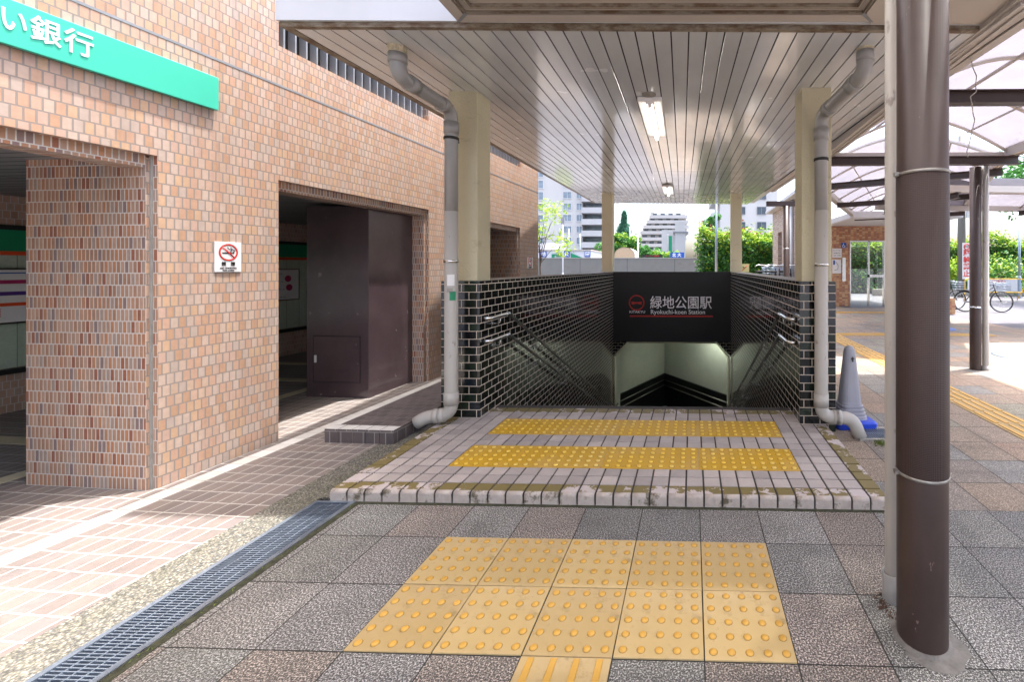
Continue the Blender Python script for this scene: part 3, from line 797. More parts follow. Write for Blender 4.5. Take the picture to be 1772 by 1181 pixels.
MB().tube([(-.58, 0, -.05), (.58, 0, -.05)], .018, 8).build('tube', M['lamp_tunnel'], lt)

# station name board
sb = thing('station_name_board', 'dark board with white station name above the stairs', 'sign', (-2.0, 11.0, -.405))
MB().box(.0, 2.98, -.02, .02, 0, 1.78).build('panel', M['station_panel'], sb)
def bx(px): return (at(px, 500, 10.99).x + 2.0)
def bz(py): return (EYE + (CY-py)*10.99/F + .405)
rc = (bx(1101.5), bz(524.5)); rr = .185
mb = MB().tube([(rc[0]+rr*math.cos(a), -.028, rc[1]+rr*math.sin(a)) for a in [2*math.pi*k/40 for k in range(41)]], .016, 8, False)
for s_ in (-1, 1):
    P = [(0, .03), (.02*s_, .012), (.06*s_, .028), (.15*s_, .03), (.12*s_, 0), (.14*s_, -.035), (.07*s_, -.04), (.03*s_, -.022), (0, -.022)]
    P = P if s_ < 0 else P[::-1]
    P = [(rc[0]+a, rc[1]+b_) for a, b_ in P]
    f = [(a, -.030, b_) for a, b_ in P]; mb.quad(*f)
mb.build('emblem', M['red'], sb)
text('lettering', 'KITAKYU', .088, M['letters'], (bx(1088.5), -.022, bz(540.5)), FRONT, sb, bold=.001, sx=1.12)
text('lettering', '緑地公園駅', .345, M['letters'], (bx(1125)-.01, -.022, bz(525.5)), FRONT, sb, bold=.0025, sx=.915)
text('lettering', 'Ryokuchi-koen Station', .155, M['letters'], (bx(1125.5), -.022, bz(540.5)), FRONT, sb, bold=.0008, sx=.98)
MB().box(bx(1089.5), bx(1233.5), -.026, -.02, bz(548.8), bz(546.3)).build('underline', M['red'], sb)

# handrails
def rail(x, s_, y0, z0, label):
    """x = wall face, s_ = +1 when the rail stands off towards +x"""
    h = thing('handrail', label, 'handrail', (x, y0, 0), 0, 'stainless handrails on the stairwell walls')
    off = .075*s_
    yb = 4.50; sl = .478; yE = 10.9
    P = [(0, 4.10-y0, z0), (off, 4.13-y0, z0), (off, yb-y0, z0+.005), (off, yE-y0, z0-(yE-yb)*sl), (off, yE+.3-y0, z0-(yE-yb)*sl)]
    MB().tube(fillet(P, .05, 5), .0185, 14).build('rail', M['steel'], h)
    MB().tube([(off, yb-.08-y0, z0+.001), (off, yb-.005-y0, z0+.0035), (off, yb+.10-y0, z0-.046)], .022, 14).build('rail_sleeve', M['steel'], h)
    for yy in [4.30, 5.45, 6.6, 7.75, 8.9, 10.05]:
        zz = z0 if yy < yb else z0-(yy-yb)*sl
        p = fillet([(off, yy-y0, zz-.015), (off, yy-y0, zz-.075), (0, yy-y0, zz-.075)], .03, 4)
        MB().tube(p, .007, 8).tube([(.0, yy-y0, zz-.075), (.006*s_, yy-y0, zz-.075)], .028, 12).build('bracket', M['steel'], h)
    return h
rail(-2.0, 1, 4.1, 1.005, 'upper steel handrail on the left stairwell wall')
rail(-2.0, 1, 4.1, .785, 'lower steel handrail on the left stairwell wall')
rail(.98, -1, 4.1, 1.005, 'upper steel handrail on the right stairwell wall')
rail(.98, -1, 4.1, .785, 'lower steel handrail on the right stairwell wall')

# ------------------------------------------------------------------ main canopy
CR = YAW - R(.4)
def cz(x, y): return 3.02 + .0325*y - .010*(x+.5)
cano = thing('station_canopy', 'flat station canopy with slatted metal underside on four cream columns', 'canopy', (-.5, 4.0, 0))
mt = Matrix.Translation((.5, -4.0, 0))
def cxf(v):  # canopy plan coordinates (camera aligned) -> local
    c_, s_ = math.cos(CR), math.sin(CR); x = v.x*c_-v.y*s_; y = v.x*s_+v.y*c_
    return Vector((x+.5, y-4.0, v.z + cz(v.x, v.y)))
XL, XR, YF, YB = -2.72, 2.02, 2.93, 13.4
mb = MB(); x = XL+.05; wd = .1235
while x < XR-.05:
    for (a, b_) in ((YF+.03, 7.93), (7.938, YB)): mb.box(x+.005, min(x+wd-.005, XR), a, b_, 0, .012)
    x += wd
mb.build('soffit_slats', M['soffit'], cano, xf=cxf, bevel=.0015, seg=1)
MB().box(XL+.03, XR+.01, YF+.02, YB-.005, .02, .04).build('soffit_backing', M['soffit_gap'], cano, xf=cxf)
MB().box(XL+.02, XR+.2, YF+.015, YB, .042, .60).build('roof_slab', M['fascia'], cano, xf=cxf)
MB().box(XL-.01, XR+.0, YF-.01, YF+.03, -.004, .045).box(XL-.01, XL+.05, YF+.03, YB, -.004, .03).build('edge_trim', M['fascia_lip'], cano, xf=cxf)
MB().box(XL-.02, XR+.0, YF-.03, YF+.014, .03, .62).box(XL-.02, XL+.019, YF+.014, YB, .03, .62).build('fascia', M['fascia'], cano, xf=cxf)
for (x0, x1, y0, y1) in ((-2.307, -2.034, 4.05, 4.32), (1.0, 1.27, 3.98, 4.24), (-2.31, -2.04, 11.05, 11.32), (1.0, 1.27, 11.05, 11.32)):
    MB().box(x0, x1, y0, y1, WT+.001, 3.6).build('column', M['stucco'], cano, xf=mt, bevel=.006)

# light fixtures
def fixture(name, x, y, ln, wd_, label):
    f = thing(name, label, 'lamp', (0, 0, 0), 0, 'fluorescent lamps under the canopy')
    c_, s_ = math.cos(CR), math.sin(CR)
    f.location = (x*c_-y*s_, x*s_+y*c_, cz(x, y)); f.rotation_euler = (math.atan(.0325), 0, CR)
    MB().prism([(-wd_/2, 0), (wd_/2, 0), (wd_/2-.0, ln), (-wd_/2, ln)], -.045, -.001).build('reflector', M['fixture'], f, bevel=.008)
    MB().box(-.03, .03, .02, ln-.02, -.062, -.045).build('ballast_cover', M['fixture'], f)
    MB().tube([(0, .04, -.085), (0, ln-.04, -.085)], .019, 12).build('tube', M['lamp'], f)
    for a in (.015, ln-.045): MB().box(-.018, .018, a, a+.03, -.1, -.06).build('lamp_holder', M['fixture'], f)
    MB().lathe([(.07, 0), (.065, -.01), (0, -.012)], (0, -.06, 0), 16).build('ceiling_rose', M['concrete_pale'], f)
fixture('ceiling_lamp', -.315, 4.2, 1.28, .24, 'near lit tube lamp under the slatted canopy')
fixture('ceiling_lamp', -.33, 9.6, 1.28, .24, 'far small lit tube lamp under the slatted canopy')

# ------------------------------------------------------------------ drainpipes
def drainpipe(label, pts_top, pts_bot, zc):
    """pts_top: from ceiling to the wall run; pts_bot: the outlet"""
    d = thing('drainpipe', label, 'drainpipe', (pts_top[-1][0], pts_top[-1][1], 0), 0, 'grey drainpipes at the canopy columns')
    o_ = Vector((-pts_top[-1][0], -pts_top[-1][1], 0)); X = Matrix.Translation(o_); r = .057
    full = fillet(pts_top, .10, 8)
    MB().tube(full, r, 20).build('upper_pipe', M['pvc'], d, xf=X)
    MB().tube(fillet(pts_bot, .10, 8), r*1.01, 20).build('lower_pipe', M['pvc_aged'], d, xf=X)
    # sockets at the bends
    def sock(p, q, ln=.09, rr=.064):
        p, q = Vector(p), Vector(q); t = (q-p).normalized()
        MB().tube([p, p+t*ln], rr, 20).build('socket', M['pvc'] if p.z > 2 else M['pvc_aged'], d, xf=X)
    a = pts_top
    sock(Vector(a[0])+Vector((0, 0, -.07)), Vector(a[1]), .07)
    t = (Vector(a[2])-Vector(a[1])).normalized()
    sock(Vector(a[1])+t*.11, Vector(a[2])); sock(Vector(a[2])-t*.17, Vector(a[2]), .07)
    sock(Vector(a[2])-Vector((0, 0, .11)), Vector(a[3]), .11)
    b = pts_bot
    sock(Vector(b[1])+Vector((0, 0, .2)), Vector(b[1]), .11)
    t = (Vector(b[2])-Vector(b[1])).normalized(); sock(Vector(b[1])+t*.10, Vector(b[2]), .05)
    sock(Vector(b[2])-t*.15, Vector(b[2]), .05)
    MB().lathe([(.075, .02), (.066, -.0), (.062, -.05), (.058, -.06)][::-1], (a[0][0], a[0][1], a[0][2]-.01), 18).build('ceiling_collar', M['pvc_collar'], d, xf=X)
    for z in zc: MB().lathe([(r+.001, -.012), (r+.006, -.012), (r+.006, .012), (r+.001, .012)], (a[2][0], a[2][1], z), 20).box(a[2][0]-.008, a[2][0]+.008, a[2][1], a[2][1]+.12, z-.01, z+.01).build('clamp', M['steel'] if z < 1.6 else M['rubber'], d, xf=X)
    return d
def cpt(px, py, Y): return at(px, py, Y)
T0 = at(688, 84, 3.23); T1 = at(694, 124, 3.25); V = at(781, 300, 3.92)
dl = drainpipe('left drainpipe that bends left at the platform, with torn stickers',
          [(T0.x, T0.y, T0.z+.03), (T0.x, T0.y, 2.93), (V.x, V.y, 2.90+.02), (V.x, V.y, 2.0)],
          [(V.x, V.y, 2.0), (V.x, V.y, .165), (V.x-.20, V.y-.03, .15), (V.x-.29, V.y-.05, .10)], (2.66, 1.55, .33))
mb = MB()
def sticker(z0, z1, a0, a1, mtl):
    pts = []; r = .0592
    m_ = MB(); n_ = 6
    for k in range(n_):
        b0, b1 = a0+(a1-a0)*k/n_, a0+(a1-a0)*(k+1)/n_
        m_.quad((r*math.cos(b0), r*math.sin(b0), z0), (r*math.cos(b1), r*math.sin(b1), z0), (r*math.cos(b1), r*math.sin(b1), z1), (r*math.cos(b0), r*math.sin(b0), z1))
    m_.build('sticker', mtl, dl)
sticker(1.33, 1.43, R(-95), R(-35), M['white_sign']); sticker(1.2, 1.28, R(-75), R(-25), M['green_band']); sticker(1.27, 1.31, R(-100), R(-50), M['concrete_pale'])
T0 = at(1497, 80, 3.19); V = at(1421, 300, 3.84)
drainpipe('right drainpipe that bends right towards the floor grate',
          [(T0.x, T0.y, T0.z+.03), (T0.x, T0.y, 2.93), (V.x, V.y, 2.84), (V.x, V.y, 2.0)],
          [(V.x, V.y, 2.0), (V.x, V.y, .175), (V.x+.27, V.y-.02, .165), (V.x+.33, V.y-.03, .0)], (2.45, 1.52, .36))

# ------------------------------------------------------------------ near walkway canopy (above the viewer) with the big brown column
nc = thing('walkway_canopy', 'beige framed walkway roof overhead carried by the thick brown column', 'canopy', (.93, 1.78, 0))
X = Matrix.Translation((-.93, -1.78, 0)) @ Matrix.Rotation(YAW, 4, 'Z')
x0, x1, y0, y1, zz = -1.452, 1.268, -3.5, 2.85, 3.112
fr = MB()
for (a, b_, h_, t_) in ((0, .075, 0, .16), (.075, .092, .012, .14), (.092, .135, .02, .14), (.135, .15, .008, .13), (.15, .2, .03, .14)):
    fr.box(x0+a, x0+b_, y0, y1-a, zz+h_, zz+t_); fr.box(x1-b_, x1-a, y0, y1-a, zz+h_, zz+t_)
    fr.box(x0+b_, x1-b_, y1-b_, y1-a, zz+h_+.0007, zz+t_)
fr.build('roof_frame', M['beige_metal'], nc, xf=X)
gm = MB()
for o_, h_ in ((.0915, .0), (.1345, .008), (.1495, .006)):
    gm.box(x0+o_, x0+o_+.005, y0, y1-o_, zz+h_, zz+.12).box(x1-o_-.005, x1-o_, y0, y1-o_, zz+h_, zz+.12).box(x0+o_+.005, x1-o_-.005, y1-o_-.005, y1-o_-.0003, zz+h_, zz+.12)
gm.build('frame_seam', M['fascia_lip'], nc, xf=X)  # dark strips at the seams, standing in for shade at the frame steps
# joint strips at the mitred corners
for (cx_, s_) in ((x0, 1), (x1, -1)):
    mb = MB(); a = Vector((cx_, y1)); b_ = Vector((cx_+s_*.1, y1-.1)); t = Vector((s_*.012, .012))
    mb.quad((a.x-t.x, a.y, zz-.002), (b_.x-t.x, b_.y-.006, zz-.002), (b_.x+t.x, b_.y+.006, zz-.002), (a.x+t.x, a.y, zz-.002))
    mb.build('corner_joint', M['frame_grey'], nc, xf=X)
MB().box(x0+.2, x1-.2, 2.3, y1-.2, zz+.045, zz+.06).build('solid_panel', M['beige_metal'], nc, xf=X)
mb = MB(); n_ = 14
for k in range(n_):
    a, b_ = k/n_, (k+1)/n_; f = lambda u: (x0+.1+(x1-x0-.2)*u, zz+.18+.32*math.sin(math.pi*u))
    p, q = f(a), f(b_); mb.quad((p[0], y0, p[1]), (q[0], y0, q[1]), (q[0], 2.5, q[1]), (p[0], 2.5, p[1]), smooth=True)
mb.quad((1.26, y0, zz+.135), (2.03, y0, zz+.135), (2.03, 2.56, zz+.135), (1.26, 2.56, zz+.135))  # flat strip added over the gap to soften the sun patch below
mb.build('roof_sheet', M['near_poly'], nc, xf=X)
mb = MB()
y = -3.2
while y < 2.4:
    mb.tube([(x0+.1+(x1-x0-.2)*k/n_, y, zz+.17+.32*math.sin(math.pi*k/n_)) for k in range(n_+1)], .02, 6); y += .62
mb.build('roof_ribs', M['beige_light'], nc, xf=X)
MB().box(x0+.1, x1-.1, 1.74, 1.86, zz+.0, zz+.13).box(x0+.1, x1-.1, -1.5, -1.38, zz, zz+.13).build('cross_beam', M['brown_paint'], nc, xf=X)
cl = MB().lathe([(.093, 0), (.093, 3.2)], (0, 0, 0), 48).build('column', M['brown_paint'], nc)
n_ = 48; mb = MB(); r = .0955
z0, z1 = 1.5-(830-CY)*1.69/F, 1.5+(CY-296)*1.69/F
mb.lathe([(r, z0), (r, z1)], n=n_)
wp = mb.build('studded_wrap', M['wrap'], cl)
for p in wp.data.polygons:
    for li in p.loop_indices:
        v = wp.data.vertices[wp.data.loops[li].vertex_index].co; a = math.atan2(v.y, v.x) % (2*math.pi)
        if a < .01 and p.center.y < 0: a = 2*math.pi
        wp.data.uv_layers[0].data[li].uv = (a*r, v.z)
for z in (z0, z1): MB().lathe([(r, z-.006), (r+.002, z-.005), (r+.002, z+.005), (r, z+.006)], n=48).box(-r-.016, -r+.003, -.010, .010, z-.008, z+.008).build('steel_band', M['dull_steel'], cl)
# mortar patch at the foot
mb = MB()
prev = None; ring = []
for k in range(24):
    a = 2*math.pi*k/24; rr_ = .122*(1+.35*max(0, math.cos(a+1.0)))+random.uniform(-.012, .012); ring.append((rr_*math.cos(a), rr_*math.sin(a)))
mb.lathe([(.108, .002), (.094, .010)], n=24)
for k in range(24):
    j = (k+1) % 24; a, b_ = 2*math.pi*k/24, 2*math.pi*j/24
    mb.quad((ring[k][0], ring[k][1], .0015), (ring[j][0], ring[j][1], .0015), (.108*math.cos(b_), .108*math.sin(b_), .003), (.108*math.cos(a), .108*math.sin(a), .003), smooth=True)
mb.build('mortar_collar', plain('rough_mortar', '#6f6b66', .9, var=.25, vscale=14, bstr=.7, bscale=70), nc)
# side downpipe
dp = thing('downpipe', 'slim pale grey downpipe standing behind the thick brown column', 'drainpipe', (.905, 1.985, 0))
MB().lathe([(.0315, 0), (.0315, 3.2)], n=20).build('pipe', M['pvc_aged'], dp)
MB().lathe([(.043, .0), (.043, .12), (.037, .121), (.037, .06)], n=20).build('socket', M['pvc'], dp)
nb = MB()
for k in range(90):
    a, q = random.uniform(0, 6.28), random.uniform(.045, .11); x, y, s_ = .93+q*math.cos(a)-.02, 1.93+q*math.sin(a)*.8, random.uniform(.004, .014)
    an = random.uniform(0, 3); dx, dy = s_*math.cos(an), s_*math.sin(an)
    nb.quad((x-dx, y-dy, .004), (x+dy*.5, y-dx*.5, .006), (x+dx, y+dy, .007), (x-dy*.5, y+dx*.5, .005))
o = nb.build('leaf_litter', plain('dry_leaves', '#4a3423', .9, var=.5, vscale=60)); tag(o, 'brown dead leaves and dirt around the foot of the downpipe', 'litter', kind='stuff')

wd_m = MB()
for k in range(420):
    q = random.random()
    if q < .3: x, y = 1.60+random.gauss(0, .035), 3.72+random.gauss(0, .03)
    elif q < .5: x, y = 1.235+random.uniform(-.008, .02), random.uniform(2.75, 3.75)
    elif q < .75: x, y = random.uniform(-2.145, -2.105), random.uniform(.5, 2.65)
    else: x, y = -2.45+random.gauss(0, .06), random.uniform(2.8, 3.9)
    h = random.uniform(.006, .02)*(1.8 if q < .3 else .8); a = random.uniform(0, 6.28); dx, dy = .004*math.cos(a), .004*math.sin(a)
    wd_m.quad((x-dx, y-dy, 0), (x+dx, y+dy, 0), (x+dy*2.5, y+dx*2.5, h))
o = wd_m.build('weeds', plain('weed_green', '#5c6b2c', .8, var=.4, vscale=40)); tag(o, 'tiny green weeds and moss tufts in the paving joints', 'weeds', kind='stuff')

# ------------------------------------------------------------------ arched arcades on the right
def arcade(name, label, loc, rz, wd_, ln, z, rise, nrib, beams, cols, flip=False, end_gutter=True, gut=.13):
    A = thing(name, label, 'canopy', (loc[0], loc[1], 0), rz, 'arched translucent walkway roofs')
    n_ = 16
    f = lambda u: (wd_*u, z+.06+rise*math.sin(math.pi*u))
    mb = MB()
    for k in range(n_):
        p, q = f(k/n_), f((k+1)/n_); mb.quad((p[0], 0, p[1]+.05), (q[0], 0, q[1]+.05), (q[0], ln, q[1]+.05), (p[0], ln, p[1]+.05), smooth=True)
    mb.build('roof_sheet', M['polycarb'], A)
    for k in range(nrib):
        y = ln*k/(nrib-1); y = min(max(y, .03), ln-.03)
        MB().tube([(f(j/n_)[0], y, f(j/n_)[1]+.01) for j in range(n_+1)], .022, 6).build('rib', M['beige_light'], A)
    mb = MB().tube([(wd_*.5, 0, f(.5)[1]), (wd_*.5, ln, f(.5)[1])], .02, 6).tube([(wd_*.22, 0, f(.22)[1]), (wd_*.22, ln, f(.22)[1])], .014, 6).tube([(wd_*.78, 0, f(.78)[1]), (wd_*.78, ln, f(.78)[1])], .014, 6)
    mb.build('purlin', M['beige_light'], A)
    for s_ in (0, 1):
        xa = -gut if s_ == 0 else wd_-.02
        MB().box(xa, xa+gut+.02, 0, ln, z+.0, z+.025).box(xa, xa+.02, 0, ln, z+.025, z+.15).box(xa+gut, xa+gut+.02, 0, ln, z+.025, z+.13).box(xa+.05, xa+.06, 0, ln, z-.012, z).box(xa+.1, xa+.11, 0, ln, z-.012, z).build('gutter', M['beige_light'], A)
    if end_gutter:
        MB().box(-gut, wd_+gut, ln, ln+.05, z-.01, z+.075).build('end_gutter', M['beige_light'], A, bevel=.004)
    for y in beams:
        MB().box(-.02, wd_+.12, y-.05, y+.05, z-.13, z-.118).box(-.02, wd_+.12, y-.008, y+.008, z-.118, z-.022).box(-.02, wd_+.12, y-.05, y+.05, z-.022, z-.0125).build('cross_beam', M['brown_paint'], A)
    for (x, y) in cols:
        c = MB().lathe([(.075, 0), (.075, z-.13)], (x, y, 0), 24).build('column', M['brown_paint'], A)
        MB().lathe([(.078, 0), (.0775, .022)], (x, y, .9), 24).build('steel_band', M['steel'], c)
        MB().lathe([(.043, .02), (.043, z-.02)], (x+.125, y-.03, 0), 16).lathe([(.055, 0), (.055, .06)], (x+.125, y-.03, 0), 16).build('downpipe', M['pvc_aged'], A)
    return A
arcade('arched_canopy', 'near arched translucent roof running along the right side of the station canopy', (2.12, -3.0), R(0.6), 2.5, 9.35, 3.085, .47, 11, (1.6, 6.95, 9.28), ((2.13, 9.45),))
arcade('arched_canopy', 'arched translucent roof slanting towards the tiled lift building', (2.2, 8.2), -R(27), 2.9, 8.0, 3.15, .5, 8, (.6, 3.4, 7.0), (), gut=.12)
arcade('arched_canopy', 'distant arched translucent roof crossing behind the second brown column', (4.9, 11.6), -R(84), 2.6, 12.0, 3.02, .45, 10, (.2, 4, 8), (), gut=.12)
# gutter fascia along the right edge of the station canopy
mb = MB().box(XR+.0, XR+.03, 2.6, 10.6, -.02, .16).box(XR+.03, XR+.15, 2.6, 10.6, .0, .15).box(XR+.158, XR+.215, 2.6, 10.6, -.012, .14).box(XR+.222, XR+.25, 2.6, 10.6, -.0, .14)
MB().box(XR+.148, XR+.160, 2.6, 10.6, .002, .14).box(XR+.213, XR+.224, 2.6, 10.6, .004, .14).box(XR-.012, XR+.002, 2.94, 10.6, -.004, .03).build('gutter_gap', M['soffit_gap'], cano, xf=cxf)
mb.build('side_gutter', M['beige_light'], cano, xf=cxf)
# beige end box between both canopies
MB().box(1.268, 2.02, 2.52, 2.88, zz+.002, zz+.13).build('end_box', M['beige_metal'], nc, xf=X)
# dangling wire
mb = MB(); P = []
for (px, py) in ((1659, -30), (1660, 12), (1664, 40), (1668, 62), (1676, 85), (1684, 118), (1690, 131), (1688, 150), (1690, 158), (1679, 167), (1682, 180), (1684, 198), (1687, 207), (1681, 232), (1677, 250), (1673, 262), (1675, 272)):
    P.append(at(px, py, 3.3))
o = MB().tube(fillet(P, .01, 2), .0038, 6).build('hanging_wire', M['pvc_aged']); tag(o, 'thin crooked grey wire dangling from the roof at the right', 'wire')

# ------------------------------------------------------------------ cone
cn_ = thing('traffic_cone', 'grey tapered cone on a blue base beside the right tiled wall', 'cone', (1.515, 4.22, 0), R(6))
b = MB()
def rsq(h, cr, z):  # rounded square ring
    P = []
    for k in range(4):
        cx_, cy_ = ((h-cr), (h-cr)) if k == 0 else ((-(h-cr)), (h-cr)) if k == 1 else (-(h-cr), -(h-cr)) if k == 2 else ((h-cr), -(h-cr))
        for j in range(5):
            a = R(90*k + 90*j/4); P.append((cx_+cr*math.cos(a), cy_+cr*math.sin(a), z))
    return P
def loft(rings, m_):
    for a, c_ in zip(rings[:-1], rings[1:]):
        n_ = len(a)
        for j in range(n_): k = (j+1) % n_; m_.quad(a[j], a[k], c_[k], c_[j], smooth=True)
    m_.quad(*rings[-1])
m_ = MB(); loft([rsq(.19, .04, 0), rsq(.19, .04, .045), rsq(.175, .04, .062), rsq(.14, .05, .064)], m_); m_.build('base', M['cone_blue'], cn_)
m_ = MB(); rg = [rsq(.135, .06, .06)]
for k in range(4): z = .075+k*.032; rg += [rsq(.132-k*.008, .06, z), rsq(.132-k*.008, .06, z+.014), rsq(.122-k*.008, .06, z+.018), rsq(.122-k*.008, .06, z+.028)]
rg += [rsq(.094, .06, .22), rsq(.052, .045, .68), rsq(.046, .04, .71), rsq(.030, .028, .735), rsq(.01, .009, .742)]
loft(rg, m_); m_.build('body', M['cone_grey'], cn_)
MB().box(-.004, .004, -.078, -.066, .60, .645).box(-.014, .014, -.078, -.066, .626, .633).build('mark', M['rubber'], cn_)

# round manhole cover and coloured painted cover
mh = thing('manhole_cover', 'round steel manhole cover on the sunlit plaza by the second brown column', 'manhole cover', (5.52, 7.45, 0))
MB().lathe([(.40, -.02), (.40, .006), (.37, .006)], n=40).build('ring', M['galv'], mh)
m_ = MB()
for i in range(-7, 8):
    w_ = math.sqrt(max(0, .36**2-(i*.05)**2))
    m_.box(i*.05-.014, i*.05+.014, -w_, w_, -.01, .007)
m_.lathe([(.365, .003), (0.001, .003)], n=40)
m_.build('plate', M['galv'], mh)
pc = thing('painted_cover', 'painted red and blue manhole cover on the plaza near the road', 'manhole cover', (5.95, 10.75, 0))
MB().lathe([(.42, -.01), (.42, .004), (.40, .005)], n=32).lathe([(.40, .004), (.3, .004)], n=32).build('rim', M['blue'], pc)
MB().lathe([(.3, .0045), (.16, .0045)], n=32).build('red_ring', M['red'], pc)
MB().lathe([(.16, .005), (.001, .005)], n=32).build('centre', M['white'], pc)

# ------------------------------------------------------------------ vegetation
def leafmat(name, cols):
    m, n, b = newmat(name); g = n.nodes.new("ShaderNodeNewGeometry"); out = n.nodes["Material Output"]
    r = ramp(n, g.outputs["Random Per Island"], [(i/(len(cols)-1), c) for i, c in enumerate(cols)])
    L(n, r.outputs[0], b.inputs["Base Color"]); b.inputs["Roughness"].default_value = .45
    tl = n.nodes.new("ShaderNodeBsdfTranslucent"); L(n, r.outputs[0], tl.inputs[0])
    mx = n.nodes.new("ShaderNodeMixShader"); mx.inputs[0].default_value = .3; L(n, b.outputs[0], mx.inputs[1]); L(n, tl.outputs[0], mx.inputs[2]); L(n, mx.outputs[0], out.inputs[0])
    return m
M['leaf'] = leafmat('hedge_leaf', ['#1f4a18', '#2f6422', '#3d7528', '#275420', '#4f8431'])
M['leaf_new'] = leafmat('new_leaf', ['#6f9a1e', '#8fae2c', '#a6b936', '#588a24'])
M['leaf_tree'] = leafmat('tree_leaf', ['#2c6026', '#3f7a30', '#4f8c3a', '#376c2b'])
M['leaf_red'] = leafmat('red_leaf', ['#7a3a30', '#93503a'])
M['leaf_pine'] = leafmat('conifer_needle', ['#3f6e5a', '#4c8068', '#38644f'])
def leaf(mb, p, s_, mi=0, up=None):
    a = Vector((random.gauss(0, 1), random.gauss(0, 1), random.gauss(0, .6))).normalized()
    b_ = a.cross(Vector((random.gauss(0, 1), random.gauss(0, 1), random.gauss(0, 1)))).normalized()
    a = a*s_; b_ = b_*s_*.45
    mb.quad(p-a, p-a*.1+b_, p+a, p-a*.1-b_, mi=mi)
def hedge(name, label, x0, x1, y0, y1, h, n, s_, stems=True):
    T = thing(name, label, 'hedge', ((x0+x1)/2, (y0+y1)/2, 0)); ox, oy = (x0+x1)/2, (y0+y1)/2
    mb = MB(); random.seed(hash(label) % 1000 if False else int(x0*7+n) % 997)
    wav = [(random.uniform(.4, 2.5), random.uniform(0, 6.28), random.uniform(.04, .12)*h/3) for _ in range(6)]
    bumps = [(random.uniform(x0, x1), random.uniform(.0, h), random.uniform(.25, .6), random.uniform(.1, .35)) for _ in range(int((x1-x0)*3))]
    def top(x): return h + sum(a*math.sin(f*x+p) for f, p, a in wav)
    for k in range(n):
        x = random.uniform(x0, x1); t = top(x)
        u = random.random()
        if u < .62:
            z = random.uniform(.02, 1)*t; y = y0 + abs(random.gauss(0, .12))
            for bx_, bz_, br, bd in bumps:
                d = ((x-bx_)**2+(z-bz_)**2)/br**2
                if d < 1: y -= bd*(1-d)
            if z > t-.3: y += (z-t+.3)*.6
        elif u < .84: z = t + random.gauss(0, .10) + (abs(random.gauss(0, .22)) if random.random() < .2 else 0); y = random.uniform(y0+.05, y1)
        elif u < .92: x = random.choice((x0, x1)) + random.gauss(0, .12); z = random.uniform(.05, 1)*t; y = random.uniform(y0, y1)
        else: z = random.uniform(.1, 1)*t; y = random.uniform(y0+.1, y1)
        new = random.random() < (.85 if z > t-.22 else (.35 if z > t-.6 else .08))
        mi = 1 if new else 0
        if z > t+.12 and random.random() < .2: mi = 2
        leaf(mb, Vector((x-ox, y-oy, z)), s_*random.uniform(.6, 1.2), mi)
    mb.build('foliage', [M['leaf'], M['leaf_new'], M['leaf_red']], T)
    mb = MB()
    for k in range(int((x1-x0)/.5)):
        x = x0+.25+k*.5-ox; P = [Vector((x, 0, 0))]
        for j in range(4): P.append(P[-1]+Vector((random.uniform(-.1, .1), random.uniform(-.1, .1), h*.22)))
        mb.tube(P, [.04, .035, .03, .02, .012], 6)
    mb.box(x0-ox+.15, x1-ox-.15, y0-oy+.3, y1-oy-.2, .0, h-.35)
    mb.build('stems', M['bark'], T)
    return T
def tree(name, label, base, h, r, n, s_, mats, cz_=.65, kind='round', trunk=.12, clumps=14, seed=1, zr=.8, bare=.3):
    random.seed(seed)
    T = thing(name, label, 'tree', base)
    tr = MB(); top = Vector((random.uniform(-.1, .1)*r, 0, h*.8))
    tr.tube([(0, 0, 0), (top.x*.3, 0, h*.3), (top.x*.7, 0, h*.55), top], [trunk, trunk*.8, trunk*.55, trunk*.2], 8)
    mb = MB()
    if kind == 'cone':
        for k in range(n):
            t = random.random()**.7; z = h*(1-t*.92); q = r*1.25*t*(.35+.65*random.random())*(.85+.25*math.sin(z*14/h*2)); a = random.uniform(0, 6.28)
            leaf(mb, Vector((q*math.cos(a), q*math.sin(a), z-q*.15)), s_*random.uniform(.6, 1.2), 0)
    else:
        cs_ = []
        for k in range(clumps):
            a = random.uniform(0, 6.28); q = r*random.uniform(.15, .85); z = h*cz_ + random.uniform(-1, 1)*h*(1-cz_)*zr*math.sqrt(max(0, 1-(q/r)**2)) + random.uniform(-.05, .1)*h
            c_ = Vector((q*math.cos(a), q*math.sin(a), z)); cs_.append((c_, r*random.uniform(.22, .42)))
            st_ = Vector((0, 0, h*random.uniform(bare, .6))); tr.tube([st_, st_.lerp(c_, .5)+Vector((0, 0, .05*h)), c_], [trunk*.35, trunk*.22, trunk*.08], 5)
        for k in range(n):
            c_, q = random.choice(cs_); d = Vector((random.gauss(0, 1), random.gauss(0, 1), random.gauss(0, .8))).normalized()*q*random.uniform(.55, 1.05)
            leaf(mb, c_+d, s_*random.uniform(.6, 1.2), 1 if len(mats) > 1 and (d.z > 0 and random.random() < .5) else 0)
    tr.build('trunk', M['bark'], T); mb.build('crown', mats, T)
    return T
G = 'background trees beyond the stairwell'
hedge('hedge', 'tall dense hedge with yellow green tips behind the grey lamp pole', .35, 4.0, 20.3, 22.0, 3.05, 16000, .085)
hedge('hedge', 'clipped hedge behind the yellow barrier at the right edge', 7.9, 23.5, 25.0, 26.5, 3.0, 26000, .10)
tree('shrub', 'loose low shrub in front of the right hedge beside the barrier', (15.6, 23.9, .1), 1.5, 2.6, 5200, .09, [M['leaf'], M['leaf_new']], cz_=.5, clumps=22, seed=5, bare=.1)
tree('shrub', 'bright green shrub behind the parked bicycle', (13.1, 23.6, .1), 2.0, 1.5, 3600, .09, [M['leaf_new']], cz_=.55, clumps=14, seed=9, bare=.1)
